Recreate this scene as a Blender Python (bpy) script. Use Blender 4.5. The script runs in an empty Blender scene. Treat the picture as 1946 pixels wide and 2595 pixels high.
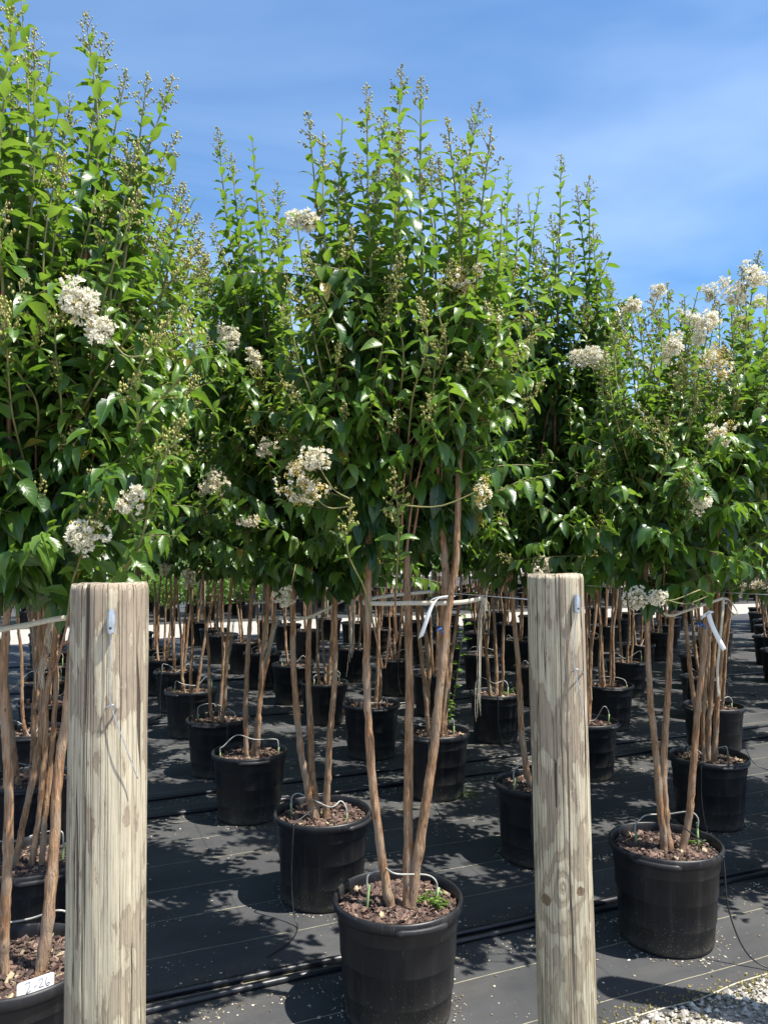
import bpy, math, random
import numpy as np
from mathutils import Vector, Matrix

# ------------------------------------------------------------------ camera, sky, sun, exposure
SC = bpy.context.scene
COL = SC.collection
F, CAM_H, K = 1950.0, 1.58, 1946/1659.0
PITCH = math.atan((1400-1297.5)/F)

cam = bpy.data.cameras.new('camera'); camo = bpy.data.objects.new('camera', cam); COL.objects.link(camo)
camo.location = (0, 0, CAM_H)
camo.rotation_euler = (math.radians(90)+PITCH, 0, 0)
cam.sensor_fit = 'VERTICAL'; cam.sensor_height = 24.0
cam.lens = 24.0*F/2595.0
cam.clip_start = 0.05; cam.clip_end = 2000
SC.camera = camo
SC.render.resolution_x, SC.render.resolution_y = 767, 1024

SUN = Vector((0.45, -0.16, 1.0)).normalized()
w = bpy.data.worlds.new('World'); SC.world = w; w.use_nodes = True
nt = w.node_tree; N = nt.nodes; LK = nt.links
for n in list(N): N.remove(n)
wo = N.new('ShaderNodeOutputWorld'); bg = N.new('ShaderNodeBackground'); sky = N.new('ShaderNodeTexSky')
sky.sky_type = 'NISHITA'; sky.sun_disc = False
sky.sun_elevation = math.asin(SUN.z); sky.sun_rotation = math.atan2(SUN.x, SUN.y)
sky.altitude = 0; sky.air_density = 1.0; sky.dust_density = 1.4; sky.ozone_density = 3.5
tc = N.new('ShaderNodeTexCoord'); sep = N.new('ShaderNodeSeparateXYZ'); LK.new(tc.outputs['Generated'], sep.inputs[0])
mp = N.new('ShaderNodeMapping'); mp.inputs['Rotation'].default_value = (.25, .55, .3); mp.inputs['Location'].default_value = (.35, .6, .55); mp.inputs['Scale'].default_value = (.9, .9, 3.2)
LK.new(tc.outputs['Generated'], mp.inputs[0])
nz = N.new('ShaderNodeTexNoise'); nz.inputs['Scale'].default_value = 1.5; nz.inputs['Detail'].default_value = 5; nz.inputs['Roughness'].default_value = .5
nz.inputs['Distortion'].default_value = .5
LK.new(mp.outputs[0], nz.inputs['Vector'])
rp = N.new('ShaderNodeMapRange'); rp.inputs[1].default_value = .34; rp.inputs[2].default_value = .74; rp.inputs[3].default_value = .10; rp.inputs[4].default_value = .70
LK.new(nz.outputs[0], rp.inputs[0])
hs = N.new('ShaderNodeHueSaturation'); hs.inputs['Saturation'].default_value = 1.36; LK.new(sky.outputs[0], hs.inputs['Color'])
mx = N.new('ShaderNodeMix'); mx.data_type = 'RGBA'; va = N.new('ShaderNodeMath'); va.operation = 'ADD'; va.inputs[1].default_value = .12; va.use_clamp = True; LK.new(sep.outputs['Z'], va.inputs[0])
vd = N.new('ShaderNodeMath'); vd.operation = 'DIVIDE'; vd.inputs[0].default_value = .30; LK.new(va.outputs[0], vd.inputs[1])
vm = N.new('ShaderNodeMath'); vm.operation = 'MULTIPLY'; vm.use_clamp = True; LK.new(rp.outputs[0], vm.inputs[0]); LK.new(vd.outputs[0], vm.inputs[1])
LK.new(vm.outputs[0], mx.inputs[0]); LK.new(hs.outputs[0], mx.inputs[6])
mx.inputs[7].default_value = (6.4, 7.7, 9.2, 1)
LK.new(mx.outputs[2], bg.inputs['Color']); bg.inputs['Strength'].default_value = 0.102
LK.new(bg.outputs[0], wo.inputs[0])

sl = bpy.data.lights.new('sun', 'SUN'); sl.energy = 5.0; sl.angle = math.radians(.53); sl.color = (1, .955, .88)
so = bpy.data.objects.new('sun', sl); COL.objects.link(so); so.rotation_euler = SUN.to_track_quat('Z', 'Y').to_euler()
so.location = (3, -2, 8)
SC.view_settings.view_transform = 'Standard'; SC.view_settings.look = 'None'
SC.view_settings.exposure = 1.0; SC.view_settings.gamma = 1
SC.render.engine = 'CYCLES'
SC.cycles.max_bounces = 6; SC.cycles.diffuse_bounces = 3; SC.cycles.glossy_bounces = 1; SC.cycles.transmission_bounces = 2; SC.cycles.transparent_max_bounces = 8

# ------------------------------------------------------------------ pixel helpers (directions only)
def ray(vx, vy):
    x = (vx*K-973)/F; u = -(vy*K-1297.5)/F
    c, s = math.cos(PITCH), math.sin(PITCH)
    return np.array((x, c-u*s, s+u*c))
def at_y(vx, vy, y):
    r = ray(vx, vy); t = y/r[1]
    return np.array((r[0]*t, y, CAM_H+r[2]*t))
def at_z(vx, vy, z):
    r = ray(vx, vy); t = (z-CAM_H)/r[2]
    return np.array((r[0]*t, r[1]*t, z))
ROT = math.radians(23)
RD = np.array((math.cos(ROT), math.sin(ROT), 0)); CD = np.array((-math.sin(ROT), math.cos(ROT), 0))
def rowpt(row, along, z=0.):
    return RD*along + CD*row + np.array((0, 0, z))

# ------------------------------------------------------------------ mesh / object helpers
def mesh(name, v, f, smooth=True, uv=None, attrs=None, mat=None):
    """v Nx3, f: list of index lists, or an int array (M,k)"""
    me = bpy.data.meshes.new(name)
    v = np.asarray(v, np.float32)
    if isinstance(f, np.ndarray):
        k = f.shape[1]; m = len(f)
        me.vertices.add(len(v)); me.vertices.foreach_set('co', v.ravel())
        me.loops.add(m*k); me.loops.foreach_set('vertex_index', f.astype(np.int32).ravel())
        me.polygons.add(m); me.polygons.foreach_set('loop_start', np.arange(0, m*k, k, dtype=np.int32))
        try: me.polygons.foreach_set('loop_total', np.full(m, k, np.int32))
        except Exception: pass
    else:
        me.from_pydata([tuple(map(float, p)) for p in v], [], [tuple(int(i) for i in q) for q in f])
    me.update(calc_edges=True)
    me.polygons.foreach_set('use_smooth', np.full(len(me.polygons), smooth, bool))
    if uv is not None:
        l = me.uv_layers.new(name='UVMap'); idx = np.empty(len(me.loops), np.int32); me.loops.foreach_get('vertex_index', idx)
        l.data.foreach_set('uv', np.asarray(uv, np.float32)[idx].ravel())
    for k_, a in (attrs or {}).items():
        t = me.attributes.new(k_, 'FLOAT', 'POINT'); t.data.foreach_set('value', np.asarray(a, np.float32))
    if mat: me.materials.append(mat)
    return me
def link(name, data, parent=None):
    o = bpy.data.objects.new(name, data); COL.objects.link(o)
    if parent: o.parent = parent
    return o
def tag(o, label, cat, group=None, kind=None):
    o['label'] = label; o['category'] = cat
    if group: o['group'] = group
    if kind: o['kind'] = kind
    return o
def struct(o): o['kind'] = 'structure'; return o

class MB:
    """collects pieces of ONE part"""
    def __init__(s): s.v = []; s.f = []; s.n = 0
    def add(s, v, f):
        s.v.append(np.asarray(v, float)); s.f += [[i+s.n for i in q] for q in f]; s.n += len(v)
    def box(s, lo, hi):
        x0, y0, z0 = lo; x1, y1, z1 = hi
        s.add([(x0,y0,z0),(x1,y0,z0),(x1,y1,z0),(x0,y1,z0),(x0,y0,z1),(x1,y0,z1),(x1,y1,z1),(x0,y1,z1)],
              [(0,3,2,1),(4,5,6,7),(0,1,5,4),(1,2,6,5),(2,3,7,6),(3,0,4,7)])
    def tube(s, pts, rad, sides=8, cap=True):
        v, f = tube_arrays(pts, rad, sides, cap); s.add(v, f)
    def build(s, name, mat, parent=None, smooth=True):
        return link(name, mesh(name, np.concatenate(s.v), s.f, smooth, mat=mat), parent)

def tube_arrays(pts, rad, sides=8, cap=True):
    pts = np.asarray(pts, float); n = len(pts)
    rad = np.full(n, rad) if np.isscalar(rad) else np.asarray(rad, float)
    T = np.gradient(pts, axis=0); T /= np.linalg.norm(T, axis=1)[:, None]+1e-9
    ref = np.array((1., 0, 0)) if abs(T[0][0]) < .8 else np.array((0, 1., 0))
    v = []
    A = ref - T[0]*ref.dot(T[0]); A /= np.linalg.norm(A)
    an = np.arange(sides)*2*math.pi/sides
    for i in range(n):
        A = A - T[i]*A.dot(T[i]); A /= np.linalg.norm(A)+1e-9
        B = np.cross(T[i], A)
        v.append(pts[i] + rad[i]*(np.cos(an)[:, None]*A + np.sin(an)[:, None]*B))
    v = np.concatenate(v); f = []
    for i in range(n-1):
        for j in range(sides):
            a = i*sides+j; b = i*sides+(j+1) % sides
            f.append((a, b, b+sides, a+sides))
    if cap:
        f.append(tuple(range(sides))[::-1]); f.append(tuple(range((n-1)*sides, n*sides)))
    return v, f
def smooth_path(P, n):
    P = np.asarray(P, float); m = len(P)
    Q = np.concatenate([[2*P[0]-P[1]], P, [2*P[-1]-P[-2]]])
    out = []
    for t in np.linspace(0, m-1-1e-6, n):
        i = int(t); u = t-i
        p0, p1, p2, p3 = Q[i], Q[i+1], Q[i+2], Q[i+3]
        out.append(.5*((2*p1)+(-p0+p2)*u+(2*p0-5*p1+4*p2-p3)*u*u+(-p0+3*p1-3*p2+p3)*u**3))
    return np.array(out)
def ribbon(pts, side, width, thick=.0006):
    """thin solid strip along pts; side = per point or single width direction"""
    pts = np.asarray(pts, float); n = len(pts); side = np.asarray(side, float)
    if side.ndim == 1: side = np.tile(side, (n, 1))
    side = side/np.linalg.norm(side, axis=1)[:, None]
    T = np.gradient(pts, axis=0); nn = np.cross(T, side); nn /= np.linalg.norm(nn, axis=1)[:, None]+1e-9
    wd = np.full(n, width) if np.isscalar(width) else np.asarray(width)
    v = []
    for i in range(n):
        s_ = side[i]*wd[i]/2; t_ = nn[i]*thick/2
        v += [pts[i]-s_-t_, pts[i]+s_-t_, pts[i]+s_+t_, pts[i]-s_+t_]
    f = [(0,1,2,3), tuple((n-1)*4+k for k in (3,2,1,0))]
    for i in range(n-1):
        for k in range(4): a = i*4+k; b = i*4+(k+1) % 4; f.append((a, a+4, b+4, b))
    return np.array(v), f
def lathe(prof, seg=48):
    prof = np.asarray(prof, float); n = len(prof); an = np.arange(seg)*2*math.pi/seg
    v = np.concatenate([np.stack([r*np.cos(an), r*np.sin(an), np.full(seg, z)], 1) for r, z in prof])
    f = []
    for i in range(n-1):
        for j in range(seg):
            a = i*seg+j; b = i*seg+(j+1) % seg; f.append((a, b, b+seg, a+seg))
    return v, f

# ------------------------------------------------------------------ materials
def new_mat(name):
    m = bpy.data.materials.new(name); m.use_nodes = True
    nt = m.node_tree; p = nt.nodes['Principled BSDF']
    return m, nt, p
def nd(nt, t, **kw):
    n = nt.nodes.new(t)
    for k, v in kw.items():
        if k in n.inputs: n.inputs[k].default_value = v
        else: setattr(n, k, v)
    return n
def ramp(nt, fac, stops, interp='LINEAR'):
    r = nt.nodes.new('ShaderNodeValToRGB'); r.color_ramp.interpolation = interp
    e = r.color_ramp.elements
    while len(e) < len(stops): e.new(.5)
    for i, (p, c) in enumerate(stops): e[i].position = p; e[i].color = (*c, 1) if len(c) == 3 else c
    nt.links.new(fac, r.inputs[0]); return r.outputs[0]
def noise(nt, vec, scale, detail=4, rough=.55, dist=0, dim='3D'):
    n = nt.nodes.new('ShaderNodeTexNoise'); n.inputs['Scale'].default_value = scale; n.inputs['Detail'].default_value = detail
    n.inputs['Roughness'].default_value = rough; n.inputs['Distortion'].default_value = dist
    if vec is not None: nt.links.new(vec, n.inputs['Vector'])
    return n.outputs[0]
def mapping(nt, vec, scale=(1,1,1), rot=(0,0,0), loc=(0,0,0)):
    n = nt.nodes.new('ShaderNodeMapping'); n.inputs['Scale'].default_value = scale; n.inputs['Rotation'].default_value = rot; n.inputs['Location'].default_value = loc
    nt.links.new(vec, n.inputs[0]); return n.outputs[0]
def math_n(nt, op, a, b=None, c=None, clamp=False):
    n = nt.nodes.new('ShaderNodeMath'); n.operation = op; n.use_clamp = clamp
    for i, x in enumerate((a, b, c)):
        if x is None: continue
        if isinstance(x, (int, float)): n.inputs[i].default_value = x
        else: nt.links.new(x, n.inputs[i])
    return n.outputs[0]
def mixc(nt, fac, a, b, mode='MIX'):
    n = nt.nodes.new('ShaderNodeMix'); n.data_type = 'RGBA'; n.blend_type = mode
    for i, x in ((0, fac), (6, a), (7, b)):
        if isinstance(x, (int, float)): n.inputs[i].default_value = x
        elif isinstance(x, tuple): n.inputs[i].default_value = (*x, 1)
        else: nt.links.new(x, n.inputs[i])
    return n.outputs[2]
def bump(nt, p, h, strength, dist):
    b = nt.nodes.new('ShaderNodeBump'); b.inputs['Strength'].default_value = strength; b.inputs['Distance'].default_value = dist
    nt.links.new(h, b.inputs['Height']); nt.links.new(b.outputs[0], p.inputs['Normal'])
def objco(nt): return nt.nodes.new('ShaderNodeTexCoord').outputs['Object']
def simple(name, col, rough=.6, var=.25, scale=30, metal=0, spec=.5, bmp=0):
    m, nt, p = new_mat(name); c = objco(nt)
    n = noise(nt, c, scale, 5)
    lo = tuple(x*(1-var) for x in col); hi = tuple(min(1, x*(1+var)) for x in col)
    nt.links.new(ramp(nt, n, [(.3, lo), (.7, hi)]), p.inputs['Base Color'])
    p.inputs['Roughness'].default_value = rough; p.inputs['Metallic'].default_value = metal; p.inputs['Specular IOR Level'].default_value = spec
    if bmp: bump(nt, p, n, .5, bmp)
    return m
def attr(nt, name):
    a = nt.nodes.new('ShaderNodeAttribute'); a.attribute_name = name; return a.outputs['Fac']

def leaf_material():
    m, nt, p = new_mat('leaf')
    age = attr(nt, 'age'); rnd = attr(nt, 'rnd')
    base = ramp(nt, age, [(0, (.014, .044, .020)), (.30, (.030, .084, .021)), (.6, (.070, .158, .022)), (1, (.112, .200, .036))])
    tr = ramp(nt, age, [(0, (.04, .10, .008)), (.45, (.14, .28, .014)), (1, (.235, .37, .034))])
    vary = math_n(nt, 'MULTIPLY_ADD', rnd, .5, .75)
    uvn = nt.nodes.new('ShaderNodeUVMap'); uvn.uv_map = 'UVMap'
    sp = nt.nodes.new('ShaderNodeSeparateXYZ'); nt.links.new(uvn.outputs[0], sp.inputs[0])
    au = math_n(nt, 'ABSOLUTE', sp.outputs[0])
    ph = math_n(nt, 'SUBTRACT', sp.outputs[1], math_n(nt, 'MULTIPLY', au, .28))
    ve = math_n(nt, 'POWER', math_n(nt, 'ABSOLUTE', math_n(nt, 'SINE', math_n(nt, 'MULTIPLY', ph, 22))), 6)
    mid = math_n(nt, 'LESS_THAN', au, .07)
    base = mixc(nt, 1.0, base, mixc(nt, vary, (.25, .25, .25), (1.15, 1.1, 1.0)), 'MULTIPLY')
    base = mixc(nt, math_n(nt, 'GREATER_THAN', rnd, .978), base, (.30, .22, .035))
    bl = nt.nodes.new('ShaderNodeNewGeometry').outputs['Backfacing']
    base = mixc(nt, math_n(nt, 'MULTIPLY', bl, .45), base, (.13, .20, .075))
    base = mixc(nt, math_n(nt, 'MULTIPLY', mid, .45), base, (.20, .30, .08))
    nt.links.new(base, p.inputs['Base Color'])
    p.inputs['Roughness'].default_value = .34; p.inputs['Specular IOR Level'].default_value = .6
    bump(nt, p, ve, .14, .002)
    t = nt.nodes.new('ShaderNodeBsdfTranslucent'); nt.links.new(tr, t.inputs[0])
    ms = nt.nodes.new('ShaderNodeMixShader'); ms.inputs[0].default_value = .40
    nt.links.new(p.outputs[0], ms.inputs[1]); nt.links.new(t.outputs[0], ms.inputs[2])
    nt.links.new(ms.outputs[0], nt.nodes['Material Output'].inputs[0])
    return m
M_LEAF = leaf_material()

def bark_material(name):
    m, nt, p = new_mat(name); c = objco(nt)
    n1 = noise(nt, mapping(nt, c, (1, 1, .16)), 55, 5, .62, .8)
    n2 = noise(nt, mapping(nt, c, (1, 1, .07)), 210, 4, .65)
    n3 = noise(nt, mapping(nt, c, (1, 1, .5)), 11, 4, .6)
    col = ramp(nt, n1, [(.30, (.17, .085, .045)), (.44, (.38, .215, .115)), (.58, (.48, .295, .170)), (.74, (.60, .43, .28))])
    col = mixc(nt, ramp(nt, n2, [(.40, (.0,)*3), (.62, (.75,)*3)]), col, (.13, .075, .042))
    col = mixc(nt, ramp(nt, n3, [(.50, (0,)*3), (.60, (.55,)*3)]), col, (.36, .29, .22))
    vo = nt.nodes.new('ShaderNodeTexVoronoi'); vo.inputs['Scale'].default_value = 34; nt.links.new(mapping(nt, c, (1, 1, .45)), vo.inputs['Vector'])
    kn = math_n(nt, 'LESS_THAN', vo.outputs['Distance'], .10)
    col = mixc(nt, math_n(nt, 'MULTIPLY', kn, .7), col, (.06, .035, .022))
    nt.links.new(col, p.inputs['Base Color']); p.inputs['Roughness'].default_value = .78; p.inputs['Specular IOR Level'].default_value = .2
    h = math_n(nt, 'ADD', n1, math_n(nt, 'MULTIPLY', n2, -.8)); bump(nt, p, h, 1.0, .010)
    return m
M_BARK = bark_material('bark')
M_TWIG = simple('twig', (.20, .105, .055), .6, .4, 14)
M_SHOOT = simple('green shoot', (.17, .16, .055), .5, .5, 6)
M_BUD = simple('flower bud', (.27, .26, .07), .5, .55, 22)
def flower_mat():
    m, nt, p = new_mat('white petals'); c = objco(nt)
    n = noise(nt, c, 60, 3)
    nt.links.new(ramp(nt, n, [(.25, (.76, .68, .46)), (.6, (.86, .82, .69))]), p.inputs['Base Color']); p.inputs['Roughness'].default_value = .7
    t = nt.nodes.new('ShaderNodeBsdfTranslucent'); t.inputs[0].default_value = (.8, .8, .72, 1)
    ms = nt.nodes.new('ShaderNodeMixShader'); ms.inputs[0].default_value = .3
    nt.links.new(p.outputs[0], ms.inputs[1]); nt.links.new(t.outputs[0], ms.inputs[2]); nt.links.new(ms.outputs[0], nt.nodes['Material Output'].inputs[0])
    return m
M_PETAL = flower_mat()
M_FBUD = simple('yellow buds', (.50, .38, .09), .55, .5, 50)

def pot_material():
    m, nt, p = new_mat('black pot plastic'); c = objco(nt)
    sp = nt.nodes.new('ShaderNodeSeparateXYZ'); nt.links.new(c, sp.inputs[0])
    n = noise(nt, c, 7, 4)
    low = math_n(nt, 'SUBTRACT', 1, math_n(nt, 'MULTIPLY', sp.outputs[2], 3.2), clamp=True)
    sc = noise(nt, mapping(nt, c, (1, 1, .05)), 60, 3)
    col = ramp(nt, n, [(.3, (.008, .008, .0095)), (.7, (.014, .014, .016))])
    col = mixc(nt, math_n(nt, 'MULTIPLY', math_n(nt, 'GREATER_THAN', sc, .68), .25), col, (.10, .10, .11))
    vo = nt.nodes.new('ShaderNodeTexVoronoi'); vo.inputs['Scale'].default_value = 95; nt.links.new(c, vo.inputs['Vector'])
    spk = math_n(nt, 'LESS_THAN', vo.outputs['Distance'], math_n(nt, 'MULTIPLY', low, math_n(nt, 'MULTIPLY', noise(nt, c, 14, 2), .34)))
    col = mixc(nt, math_n(nt, 'MULTIPLY', spk, .7), col, (.42, .38, .30))
    dust = math_n(nt, 'MULTIPLY', math_n(nt, 'POWER', low, 4), math_n(nt, 'MULTIPLY', noise(nt, c, 22, 5), .55))
    col = mixc(nt, dust, col, (.22, .19, .14))
    oi = nt.nodes.new('ShaderNodeObjectInfo')
    st = math_n(nt, 'MULTIPLY', math_n(nt, 'SUBTRACT', noise(nt, mapping(nt, c, (1, 1, .03)), 26, 4, .6), .50, clamp=True), math_n(nt, 'MULTIPLY_ADD', oi.outputs['Random'], .9, .25))
    col = mixc(nt, st, col, (.17, .155, .13))
    nt.links.new(col, p.inputs['Base Color'])
    nt.links.new(ramp(nt, n, [(.3, (.36,)*3), (.7, (.58,)*3)]), p.inputs['Roughness'])
    p.inputs['Specular IOR Level'].default_value = .36
    bump(nt, p, noise(nt, c, 5, 2), .25, .01)
    return m
M_POT = pot_material()
M_SOIL = simple('potting soil', (.045, .030, .022), .9, .5, 60, bmp=.01)
def chip_mat():
    m, nt, p = new_mat('pine bark chips'); c = objco(nt)
    r = attr(nt, 'rnd')
    col = ramp(nt, r, [(0, (.030, .018, .014)), (.4, (.085, .050, .037)), (.75, (.17, .100, .073)), (.94, (.28, .19, .14)), (1, (.50, .44, .26))])
    col = mixc(nt, math_n(nt, 'MULTIPLY', noise(nt, c, 130, 3), .5), col, (.06, .04, .035))
    nt.links.new(col, p.inputs['Base Color']); p.inputs['Roughness'].default_value = .8
    return m
M_CHIP = chip_mat()
M_STAKE = simple('green stake', (.20, .30, .11), .5, .3, 40)
M_TUBE = simple('grey drip tube', (.33, .33, .30), .45, .15, 30)
M_FEED = simple('black feed tube', (.018, .018, .02), .4, .3, 30)
M_TAPE = None
def tape_mat():
    m, nt, p = new_mat('woven tape'); c = objco(nt)
    n = noise(nt, c, 420, 2); n2 = noise(nt, c, 25, 4)
    col = ramp(nt, n, [(.3, (.30, .27, .20)), (.65, (.62, .57, .46))])
    col = mixc(nt, math_n(nt, 'MULTIPLY', n2, .4), col, (.33, .30, .22))
    nt.links.new(col, p.inputs['Base Color']); p.inputs['Roughness'].default_value = .8; bump(nt, p, n, .6, .002)
    return m
M_TAPE = tape_mat()
M_TAG = simple('white tag', (.78, .79, .80), .45, .06, 20)
M_INK = simple('ink and hole shade', (.03, .03, .05), .6, .1, 20)
M_BLUE = simple('blue ribbon', (.025, .11, .36), .5, .25, 60)
M_ZINC = simple('zinc', (.46, .50, .54), .42, .2, 80, metal=.75)
M_WIRE = simple('galvanised wire', (.42, .44, .46), .4, .2, 90, metal=.7)
M_PIPE = simple('black pipe', (.016, .017, .02), .38, .4, 12)

def post_material(seed, knots):
    m, nt, p = new_mat('weathered pine post'); c = objco(nt)
    sp = nt.nodes.new('ShaderNodeSeparateXYZ'); nt.links.new(c, sp.inputs[0])
    X, Y, Z = sp.outputs
    # the pith wanders up the log, so the turned surface cuts the growth rings in long flames
    zc = mapping(nt, c, (.0, .0, 1.0), loc=(seed, 0, 0))
    px = math_n(nt, 'MULTIPLY', math_n(nt, 'SUBTRACT', noise(nt, zc, 2.6, 2), .5), .050)
    zc2 = mapping(nt, c, (.0, .0, 1.0), loc=(seed+7, 3, 0))
    py = math_n(nt, 'MULTIPLY', math_n(nt, 'SUBTRACT', noise(nt, zc2, 2.2, 2), .5), .050)
    dx = math_n(nt, 'SUBTRACT', X, px); dy = math_n(nt, 'SUBTRACT', Y, py)
    r = math_n(nt, 'SQRT', math_n(nt, 'ADD', math_n(nt, 'MULTIPLY', dx, dx), math_n(nt, 'MULTIPLY', dy, dy)))
    r = math_n(nt, 'ADD', r, math_n(nt, 'MULTIPLY', noise(nt, mapping(nt, c, (1, 1, .42), loc=(0, 0, seed)), 17, 5, .55), .026))
    r = math_n(nt, 'ADD', r, math_n(nt, 'MULTIPLY', noise(nt, mapping(nt, c, (1, 1, .12)), 75, 5, .7), .011))
    kn_dark = None
    for (kx, ky, kz, ks, amp, rdk) in knots:
        v = nt.nodes.new('ShaderNodeVectorMath'); v.operation = 'SUBTRACT'; nt.links.new(c, v.inputs[0]); v.inputs[1].default_value = (kx, ky, kz)
        s2 = nt.nodes.new('ShaderNodeVectorMath'); s2.operation = 'MULTIPLY'; nt.links.new(v.outputs[0], s2.inputs[0]); s2.inputs[1].default_value = (1, 1, .48)
        l = nt.nodes.new('ShaderNodeVectorMath'); l.operation = 'LENGTH'; nt.links.new(s2.outputs[0], l.inputs[0])
        g = math_n(nt, 'EXPONENT', math_n(nt, 'MULTIPLY', l.outputs[1], -1/ks))
        r = math_n(nt, 'ADD', r, math_n(nt, 'MULTIPLY', g, amp))
        l2 = nt.nodes.new('ShaderNodeVectorMath'); l2.operation = 'LENGTH'; nt.links.new(v.outputs[0], l2.inputs[0])
        d = math_n(nt, 'LESS_THAN', math_n(nt, 'ADD', l2.outputs[1], math_n(nt, 'MULTIPLY', noise(nt, c, 90, 2), .008)), rdk)
        kn_dark = d if kn_dark is None else math_n(nt, 'MAXIMUM', kn_dark, d)
    s = math_n(nt, 'MULTIPLY_ADD', math_n(nt, 'SINE', math_n(nt, 'MULTIPLY', r, 2*math.pi/.0135)), .5, .5)
    col = ramp(nt, s, [(.0, (.52, .455, .320)), (.50, (.46, .385, .260)), (.58, (.235, .170, .110)), (1, (.31, .238, .160))])
    big = noise(nt, mapping(nt, c, (1, 1, .5), loc=(seed, 0, 0)), 9, 4)
    col = mixc(nt, math_n(nt, 'MULTIPLY', big, .28), col, (.34, .315, .265))
    gz = math_n(nt, 'MULTIPLY', math_n(nt, 'SUBTRACT', 1.05, Z, clamp=True), math_n(nt, 'MULTIPLY', noise(nt, mapping(nt, c, (1, 1, .35)), 7, 4), .75))
    col = mixc(nt, gz, col, (.29, .30, .155))
    fib = noise(nt, mapping(nt, c, (1, 1, .02)), 330, 4, .65)
    col = mixc(nt, math_n(nt, 'MULTIPLY', math_n(nt, 'SUBTRACT', fib, .40, clamp=True), 2.0, clamp=True), col, (.15, .115, .08))
    col = mixc(nt, .13, col, (.33, .33, .29))
    # drying checks
    wob = math_n(nt, 'MULTIPLY', noise(nt, mapping(nt, c, (.3, .3, 1)), 5, 4), .10)
    an = math_n(nt, 'ADD', math_n(nt, 'ARCTAN2', Y, X), wob)
    cx = nt.nodes.new('ShaderNodeCombineXYZ')
    nt.links.new(math_n(nt, 'MULTIPLY', an, 5.2), cx.inputs[0]); nt.links.new(math_n(nt, 'MULTIPLY', Z, .55), cx.inputs[1]); cx.inputs[2].default_value = seed
    vo = nt.nodes.new('ShaderNodeTexVoronoi'); vo.feature = 'DISTANCE_TO_EDGE'; vo.inputs['Scale'].default_value = 1.0; nt.links.new(cx.outputs[0], vo.inputs['Vector'])
    thr = math_n(nt, 'MULTIPLY', math_n(nt, 'SUBTRACT', noise(nt, mapping(nt, c, (1, 1, .6), loc=(seed, 1, 0)), 4.5, 3), .24, clamp=True), .075)
    cr = math_n(nt, 'LESS_THAN', vo.outputs['Distance'], thr)
    fine = noise(nt, mapping(nt, c, (1, 1, .012)), 115, 2, .4)
    cr2 = math_n(nt, 'LESS_THAN', math_n(nt, 'ABSOLUTE', math_n(nt, 'SUBTRACT', fine, .46)), .008)
    crack = math_n(nt, 'MAXIMUM', cr, math_n(nt, 'MULTIPLY', cr2, .55))
    col = mixc(nt, math_n(nt, 'MULTIPLY', crack, .9), col, (.035, .025, .018))
    if kn_dark is not None: col = mixc(nt, math_n(nt, 'MULTIPLY', kn_dark, .75), col, (.10, .055, .028))
    nt.links.new(col, p.inputs['Base Color']); p.inputs['Roughness'].default_value = .85; p.inputs['Specular IOR Level'].default_value = .2
    h = math_n(nt, 'ADD', math_n(nt, 'MULTIPLY', fib, .35), math_n(nt, 'MULTIPLY', s, -.35)); h = math_n(nt, 'SUBTRACT', h, math_n(nt, 'MULTIPLY', crack, 1.6))
    bump(nt, p, h, .8, .004)
    return m

def cloth_material():
    m, nt, p = new_mat('woven ground cloth'); c = objco(nt)
    rc = mapping(nt, c, rot=(0, 0, -ROT))
    sp = nt.nodes.new('ShaderNodeSeparateXYZ'); nt.links.new(rc, sp.inputs[0])
    wob = math_n(nt, 'MULTIPLY', noise(nt, c, 1.3, 3), .03)
    rw = math_n(nt, 'ADD', sp.outputs[1], wob)
    fr = math_n(nt, 'ABSOLUTE', math_n(nt, 'SUBTRACT', math_n(nt, 'FRACT', math_n(nt, 'DIVIDE', rw, .305)), .5))
    dash = noise(nt, mapping(nt, rc, (1, .2, 1)), 22, 3)
    line = math_n(nt, 'LESS_THAN', fr, math_n(nt, 'MULTIPLY', dash, .012))
    n1 = noise(nt, c, 2.2, 6, .6); n2 = noise(nt, mapping(nt, rc, (4, 40, 1)), 14, 3)
    col = ramp(nt, n1, [(.3, (.044, .045, .047)), (.72, (.084, .085, .087))])
    col = mixc(nt, math_n(nt, 'MULTIPLY', n2, .35), col, (.026, .028, .032))
    dn = math_n(nt, 'GREATER_THAN', noise(nt, c, 120, 3), math_n(nt, 'SUBTRACT', .86, math_n(nt, 'MULTIPLY', noise(nt, c, 1.6, 3), .22)))
    col = mixc(nt, math_n(nt, 'MULTIPLY', dn, .55), col, (.25, .21, .13))
    dust = math_n(nt, 'MULTIPLY', math_n(nt, 'SUBTRACT', noise(nt, mapping(nt, rc, (.6, 2, 1)), 1.4, 6, .65), .48, clamp=True), 1.5)
    col = mixc(nt, dust, col, (.13, .12, .10))
    col = mixc(nt, math_n(nt, 'MULTIPLY', line, .8), col, (.36, .33, .22))
    nt.links.new(col, p.inputs['Base Color']); p.inputs['Roughness'].default_value = .62; p.inputs['Specular IOR Level'].default_value = .18
    wv = math_n(nt, 'ADD', math_n(nt, 'SINE', math_n(nt, 'MULTIPLY', sp.outputs[0], 900)), math_n(nt, 'SINE', math_n(nt, 'MULTIPLY', sp.outputs[1], 900)))
    h = math_n(nt, 'ADD', math_n(nt, 'MULTIPLY', wv, .04), math_n(nt, 'MULTIPLY', noise(nt, c, 6, 3), 1.0))
    bump(nt, p, h, .5, .012)
    return m
M_CLOTH = cloth_material()
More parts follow.
